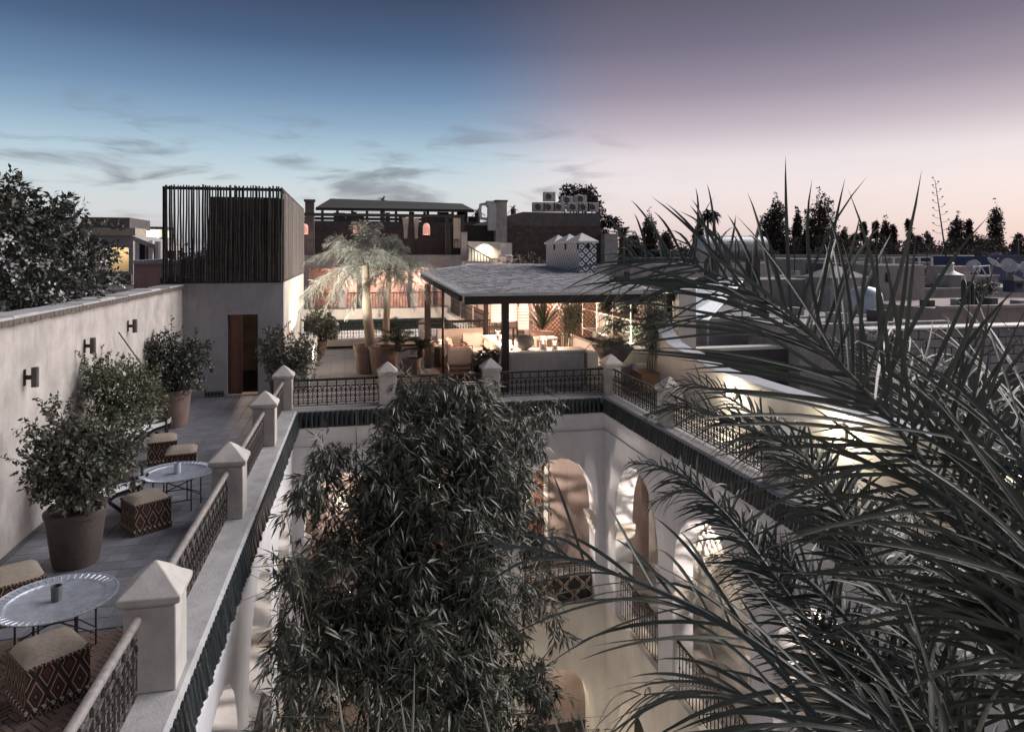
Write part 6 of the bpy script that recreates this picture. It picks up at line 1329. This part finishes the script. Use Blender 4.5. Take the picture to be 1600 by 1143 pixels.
wall_lamp('garden wall lamp glowing behind the frond middle, nearer one', 9.75, .66, 30); wall_lamp('garden wall lamp glowing just past the railing pillar, farther one', 13.0, .62, 22); wall_lamp('garden wall lamp at the right edge of the picture', 6.3, .7, 34)
def gallery_lantern(label, x, y, z, watts, r=.2):
    """pierced metal lantern: slats and rings round a bulb throw the rippled light on the vaults"""
    t = thing('pierced_lantern', label, 'lantern', (x, y, z), 'pierced metal lanterns in the galleries'); w = MB(); nl = 21
    for k in range(nl):
        p0 = -PI / 2 + PI * (k + .5) / nl; pts = []
        for j in range(33): a = 2 * PI * j / 32; ph = p0 + .11 * math.sin(a * 6 + k * 1.3) * math.cos(p0); rr = r * math.cos(ph) * (1 + .05 * math.sin(a * 9)); pts.append((x + math.cos(a) * rr, y + math.sin(a) * rr, z + math.sin(ph) * r * 1.2))
        w.tube(pts, .0078, 4, cap=False)
    for k in range(8): a = 2 * PI * k / 8; w.tube([(x + math.cos(a + .3 * math.sin(q * 4)) * math.cos(q) * r, y + math.sin(a + .3 * math.sin(q * 4)) * math.cos(q) * r, z + math.sin(q) * r * 1.2) for q in np.linspace(-1.45, 1.45, 9)], .012, 4, cap=False)
    w.build('pierced_shade', M['iron'], t); MB().tube([(x, y, z + r * 1.2), (x, y, -.45)], .012, 5).build('chain', M['iron'], t); MB().lathe([(0, -.02), (.014, -.006), (.014, .008), (0, .02)], 8, (x, y, z + .05)).build('bulb', M['bulb'], t, True)
    point('lantern_light', (x, y, z), watts, (1, .85, .73), .01, t)
gallery_lantern('pierced lantern behind the bamboo lighting the far right vault', 4.25, 17.2, -2.75, 91); gallery_lantern('pierced lantern glinting through the middle of the bamboo', 2.35, 17.3, -2.2, 55); gallery_lantern('pierced lantern at the left end of the far gallery', -.2, 17.3, -2.4, 52)
gallery_lantern('pierced lantern in the right gallery by the first arch', 7.1, 14.4, -2.4, 81); gallery_lantern('pierced lantern in the right gallery by the second arch', 7.1, 11.0, -2.4, 85); gallery_lantern('pierced lantern in the right gallery far behind the fronds', 7.1, 7.8, -2.4, 75)
for y_, l in ((8.0, 'nearest'), (11.2, 'middle'), (14.3, 'farthest')): gallery_lantern('pierced lantern in the left gallery, %s bay' % l, -2.7, y_, -2.5, 75)
for x, y in ((.5, 13.5), (4.4, 13.8), (4.9, 9.0), (.2, 8.5)): point('courtyard_ground_light', (x, y, -8.4), 42, (1, .88, .76), .1)
for x, y in ((-2.6, 9), (-2.6, 13), (7.1, 12), (4.9, 17.2)): point('ground_gallery_light', (x, y, -6.4), 45, (1, .84, .62), .1)

# ================================================================== COURTYARD BAMBOO
bt = thing('bamboo_clump', 'huge dark bamboo clump rising from the courtyard in the middle of the picture', 'bamboo', (1.4, 10.5, ZF)); BL = []
for px_, py_, rx, ry, y, ry_ in ((690, 645, 85, 52, 10.6, .9), (618, 650, 36, 34, 11, .5), (740, 625, 45, 35, 10.8, .6), (650, 605, 50, 20, 10.8, .4), (725, 600, 25, 18, 10.8, .3), (660, 720, 120, 60, 10, 1.1), (760, 700, 70, 60, 10.2, .9), (815, 700, 38, 44, 10.6, .5), (500, 765, 44, 38, 9.8, .6), (580, 770, 70, 60, 9.8, 1.0), (680, 800, 130, 80, 9.6, 1.2), (790, 800, 60, 80, 9.8, .9), (830, 655, 32, 28, 10.8, .4),
        (565, 865, 72, 60, 9.2, .9), (660, 900, 120, 90, 9, 1.2), (750, 900, 75, 90, 9.2, 1.0), (525, 940, 50, 42, 8.8, .7), (600, 1000, 120, 90, 8.4, 1.1), (725, 1010, 90, 90, 8.6, 1.0), (500, 1060, 80, 70, 8, .8), (650, 1100, 150, 90, 7.8, 1.0), (800, 1060, 50, 60, 8.4, .8), (850, 1125, 50, 40, 8, .6), (455, 900, 26, 40, 8.6, .4), (440, 980, 22, 34, 8.4, .35), (520, 715, 26, 18, 10, .3), (480, 735, 22, 16, 10, .3), (840, 830, 25, 50, 9.8, .4), (815, 950, 40, 50, 9.2, .5)):
    c = Py(px_, py_, y); k = y / F; BL.append(((c.x, y, c.z), (rx * k * .92, ry_ * .8, ry * k * .92)))
def bamboo_leaves(n_twigs, per, L, W, name, mat, blobs, par, shell=.42):
    P, d = blob_points(blobs, n_twigs, shell); tw = nrm(d * .7 + rng.normal(size=P.shape) * .4 + np.array([0, 0, -.75]))
    u = np.tile(np.linspace(0, 1, per), n_twigs); Pr = np.repeat(P, per, 0); T = np.repeat(tw, per, 0); Tl = np.repeat(rng.uniform(.06, .2, n_twigs), per)
    base = Pr + T * (u * Tl)[:, None]; sd = nrm(np.cross(T, rdir(len(T)))); D = nrm(T * .85 + sd * rng.uniform(.3, .95, len(T))[:, None] + np.array([0, 0, -.25]))
    N = nrm(np.array([0, 0, 1.]) + rng.normal(size=D.shape) * .55 + np.repeat(d, per, 0) * .6)
    V, Fc = leaf_mesh(base, D, N, L * rng.uniform(.6, 1.25, len(D)), W * rng.uniform(.7, 1.25, len(D))); return stuff(arr(name, V, Fc, mat, par))
PC, PD_ = blob_points(BL, 430, .34); PLU = []
for p, q in zip(PC, PD_):
    s_ = random.uniform(.13, .30); p = p + q * .06
    PLU.append((tuple(p), (s_, s_, s_ * random.uniform(.6, 1.0)))); PLU.append((tuple(p + np.array([q[0] * .12, q[1] * .12, -s_ * .9])), (s_ * .7, s_ * .7, s_ * .8)))
bamboo_leaves(7600, 6, .185, .027, 'foliage', M['bamboo'], PLU, bt, .6)
bamboo_leaves(1100, 6, .17, .024, 'inner_foliage', M['bamboo'], [(c_, (r_[0] * .7, r_[1] * .7, r_[2] * .7)) for c_, r_ in BL], bt, .8)
cu = None
for k in range(26):
    b = BL[k % len(BL)][0]; x0, y0 = 1.4 + random.gauss(0, .45), 10.3 + random.gauss(0, .4); bend = random.uniform(.3, .6)
    m_ = MB(); m_.tube([(x0, y0, ZF), (x0 + (b[0] - x0) * .12, y0 + (b[1] - y0) * .12, ZF + 3), (x0 + (b[0] - x0) * bend, y0 + (b[1] - y0) * bend, -2.6), b], [.03, .028, .02, .006], 7)
    m_.build('culm', M['culm'], bt, True)
m_ = MB(); tw_pts, _ = blob_points(BL, 700, .8)
for p in tw_pts: v = Vector(p); m_.tube([v, v + Vector((random.gauss(0, .2), random.gauss(0, .2), -.05)), v + Vector((random.gauss(0, .35), random.gauss(0, .3), -.3))], [.006, .004, .002], 3)
stuff(m_.build('twigs', M['culm'], bt))
for (pa, pb, pc) in (((660, 880, 9), (660, 760, 10), (556, 700, 10.4)), ((500, 860, 8.6), (470, 830, 8.6), (448, 800, 8.6))): pass
m_ = MB(); m_.tube([Py(556, 790, 10), Py(557, 700, 10), Py(556, 640, 10)], [.012, .009, .004], 5); m_.tube([Py(505, 1050, 8.2), Py(478, 960, 8.2), Py(458, 860, 8.2), Py(448, 805, 8.2)], [.012, .01, .007, .004], 5); m_.build('bare_shoots', M['culm'], bt, True)
bamboo_leaves(14, 6, .17, .026, 'shoot_leaves', M['bamboo'], [(tuple(Py(450, 806, 8.2)), (.1, .1, .05)), (tuple(Py(556, 690, 10)), (.06, .06, .1)), (tuple(Py(470, 880, 8.2)), (.1, .1, .1))], bt)
# small palm and planting on the courtyard floor
gp_ = thing('courtyard_fan_palm', 'pale young palm growing on the courtyard floor below the gallery', 'palm', (4.9, 11.5, ZF)); MB().tube([(4.9, 11.5, ZF), (4.9, 11.5, -6.6)], [.12, .08], 8).build('trunk', M['palmtrunk'], gp_, True); rosette('leaves', M['shrub'], gp_, (4.9, 11.5, -6.6), 120, 1.2, .05, -20, 80, .5)

# ================================================================== THE BIG PALM BESIDE THE CAMERA
CR = Pd(1665, 1270, 1.95)
bp = thing('foreground_palm', 'large date palm whose long arching fronds fill the right foreground', 'palm tree', (CR.x, CR.y, ZF))
m_ = MB(); m_.tube([(CR.x, CR.y, ZF), (CR.x + .05, CR.y, -4), (CR.x, CR.y, CR.z - .1)], [.24, .2, .2], 14); m_.build('trunk', M['bark'], bp, True)
NB = [0]
def big_frond(ctrl, U, pairs, L, W, t0=.12, rach=.02, objs=30, **k):
    pts = [tuple(CR)] + [tuple(Pd(a, b, w)) for a, b, w in ctrl]; path = spline(pts, 44)
    V, fs = leaflets(path, U, t0, pairs, L, W, **k)
    m_ = MB(); m_.tube([tuple(p) for p in path[::2]], [rach * (1 - .88 * i / 21) for i in range(22)], 7); fr_ = m_.build('frond', M['rachis'], bp, True)
    # the leaflets that show largest are separate pieces, the rest one mesh
    o_ = min(objs, len(V), 300 - NB[0]); NB[0] += o_; order = np.argsort(np.linalg.norm(V.mean(1) - np.array([0, 0, EYE]), axis=1)); L0 = np.array(root_loc(fr_))
    for i in order[:o_]: arr('leaflet', V[i], fs, M['palm'], fr_, True)
    if o_ < len(V): W_ = V[order[o_:]]; stuff(arr('leaflets', W_.reshape(-1, 3), stack_faces(len(W_), W_.shape[1], fs), M['palm'], fr_, True))
    return fr_
cv = Vector((math.sin(YAW), math.cos(YAW), 0)); tocam = (-cv.x, -cv.y, .35)
# main frond: up the right side and arching over to the left
big_frond([(1600, 1040, 1.9), (1561, 948, 1.95), (1490, 790, 2.0), (1405, 673, 2.05), (1324, 580, 2.15), (1237, 497, 2.35), (1129, 432, 2.65), (1050, 408, 2.95), (985, 408, 3.3)], (-.25, -.9, .25), 84, .64, 0.0129, .14, 0.0133, 110, a0=64, a1=26, lift=12, droop=.2, jit=.2, seg=6, Lprof=lambda t: .6 + .5 * np.sin(np.clip(t, 0, 1) * PI * .8 + .3))
# finer fronds behind: dark parallel midribs with short leaflets, sweeping to the arch of the courtyard
FIN = dict(a0=58, a1=28, lift=15, droop=.4, jit=.16, seg=5)
big_frond([(1560, 1200, 2.2), (1449, 1035, 2.4), (1366, 893, 2.7), (1313, 799, 2.9), (1248, 705, 3.2), (1154, 664, 3.5), (1065, 634, 3.8), (1010, 650, 4.0)], (-.2, -.7, .6), 112, .34, 0.0138, .16, .024, 40, **FIN)
big_frond([(1540, 1230, 2.2), (1390, 1160, 2.3), (1313, 1047, 2.5), (1213, 905, 2.9), (1130, 799, 3.3), (1053, 735, 3.6), (983, 722, 3.9)], (-.2, -.7, .6), 108, .32, 0.0138, .16, .024, 30, **FIN)
big_frond([(1570, 1190, 2.2), (1495, 1110, 2.3), (1454, 1000, 2.5), (1360, 846, 2.9), (1272, 728, 3.2), (1177, 646, 3.6), (1090, 600, 3.9), (1020, 615, 4.2)], (-.2, -.8, .5), 106, .32, 0.0132, .18, .022, 10, **FIN)
big_frond([(1550, 1220, 2.1), (1450, 1130, 2.2), (1340, 985, 2.6), (1250, 895, 2.9), (1177, 835, 3.2), (1083, 765, 3.6), (1010, 790, 3.9)], (-.2, -.7, .6), 100, .30, 0.0132, .18, .022, 0, **FIN)
# low frond reaching left across the courtyard
big_frond([(1560, 1230, 1.9), (1330, 1110, 2.0), (1150, 985, 2.2), (1010, 915, 2.45), (880, 870, 2.8), (775, 845, 3.2)], (-.1, -.5, .8), 24, .58, 0.0140, .2, .02, 44, a0=38, a1=14, lift=10, droop=.35, jit=.13, seg=7, Lprof=lambda t: .75 + .35 * np.sin(np.clip(t, 0, 1) * PI))
big_frond([(1560, 1270, 1.8), (1360, 1200, 1.85), (1210, 1110, 2.0), (1100, 1080, 2.3), (1000, 1085, 2.6)], (-.1, -.5, .8), 20, .58, 0.0140, .2, .02, 40, a0=40, a1=16, lift=8, droop=.45, jit=.13, seg=7, Lprof=lambda t: .8 + .25 * np.sin(np.clip(t, 0, 1) * PI))
# fronds rising at the right edge and drooping out of the frame
big_frond([(1640, 1000, 1.7), (1625, 800, 1.8), (1600, 680, 1.95), (1640, 600, 2.3), (1720, 590, 2.7)], (-.5, -.7, .2), 54, .58, 0.0140, .12, .02, 24, a0=62, a1=35, lift=15, droop=.2, jit=.2, seg=6)
big_frond([(1620, 1100, 1.8), (1580, 900, 2.0), (1560, 760, 2.3), (1500, 640, 2.7), (1420, 560, 3.1), (1350, 520, 3.6)], (-.3, -.8, .3), 52, .55, 0.0125, .12, .02, 12, a0=62, a1=30, lift=20, droop=.25, jit=.25, seg=6)
big_frond([(1560, 1300, 1.5), (1440, 1180, 1.55), (1340, 1150, 1.7), (1250, 1250, 2.0)], (0, -.4, .9), 26, .52, 0.0140, .15, .02, 10, a0=55, a1=25, lift=10, droop=.5, jit=.15, seg=6)
big_frond([(1720, 1150, 1.6), (1700, 1000, 1.7), (1640, 900, 1.9), (1560, 860, 2.3), (1480, 880, 2.7)], (-.3, -.7, .5), 34, .5, 0.0133, .12, .02, 0, a0=60, a1=30, lift=12, droop=.4, jit=.2, seg=6)
big_frond([(1600, 1180, 2.3), (1540, 1010, 2.6), (1450, 900, 2.9), (1350, 800, 3.3), (1250, 730, 3.7), (1160, 720, 4.1)], (-.2, -.8, .5), 90, .36, 0.0150, .2, .022, 0, a0=58, a1=26, lift=15, droop=.45, jit=.18, seg=5)
big_frond([(1580, 1260, 2.1), (1450, 1160, 2.3), (1350, 1050, 2.5), (1260, 950, 2.9), (1180, 880, 3.2), (1110, 870, 3.6)], (-.2, -.7, .6), 88, .38, 0.0162, .2, .022, 0, a0=58, a1=26, lift=15, droop=.5, jit=.18, seg=5)
big_frond([(1640, 1090, 1.9), (1600, 960, 2.0), (1550, 830, 2.15), (1480, 700, 2.4), (1400, 590, 2.8), (1300, 530, 3.2)], (-.3, -.85, .3), 84, .42, .0155, .14, .022, 0, a0=60, a1=28, lift=16, droop=.3, jit=.2, seg=5)
big_frond([(1660, 1060, 1.9), (1650, 900, 2.0), (1610, 760, 2.2), (1540, 640, 2.5), (1470, 560, 2.9)], (-.4, -.8, .3), 70, .44, .0155, .14, .022, 0, a0=62, a1=30, lift=16, droop=.3, jit=.2, seg=5)
# dry leaf tips of the planting just below the camera
dt = thing('grass_tips', 'bleached upright blade tips poking up at the bottom of the picture', 'grass', tuple(Pd(600, 1300, 2.6))); V_ = []
m_ = MB()
for px_, top_, lean in ((525, 1050, 20), (648, 1035, -6), (596, 1085, -14), (625, 1085, 18), (575, 1120, -3), (750, 1085, 30), (860, 1108, 40), (655, 1125, 4), (440, 1115, -20), (905, 1110, 25)):
    a, b, c = Pd(px_ + lean, 1190, 2.6), Pd(px_ + lean * .4, (1190 + top_) / 2, 2.6), Pd(px_, top_, 2.62); m_.tube([a, b, c], [.006, .005, .001], 4)
m_.build('blades', pm('bleached_blade', (.28, .28, .24), (.18, .18, .15), 10, 0, 10, .6), dt, True)
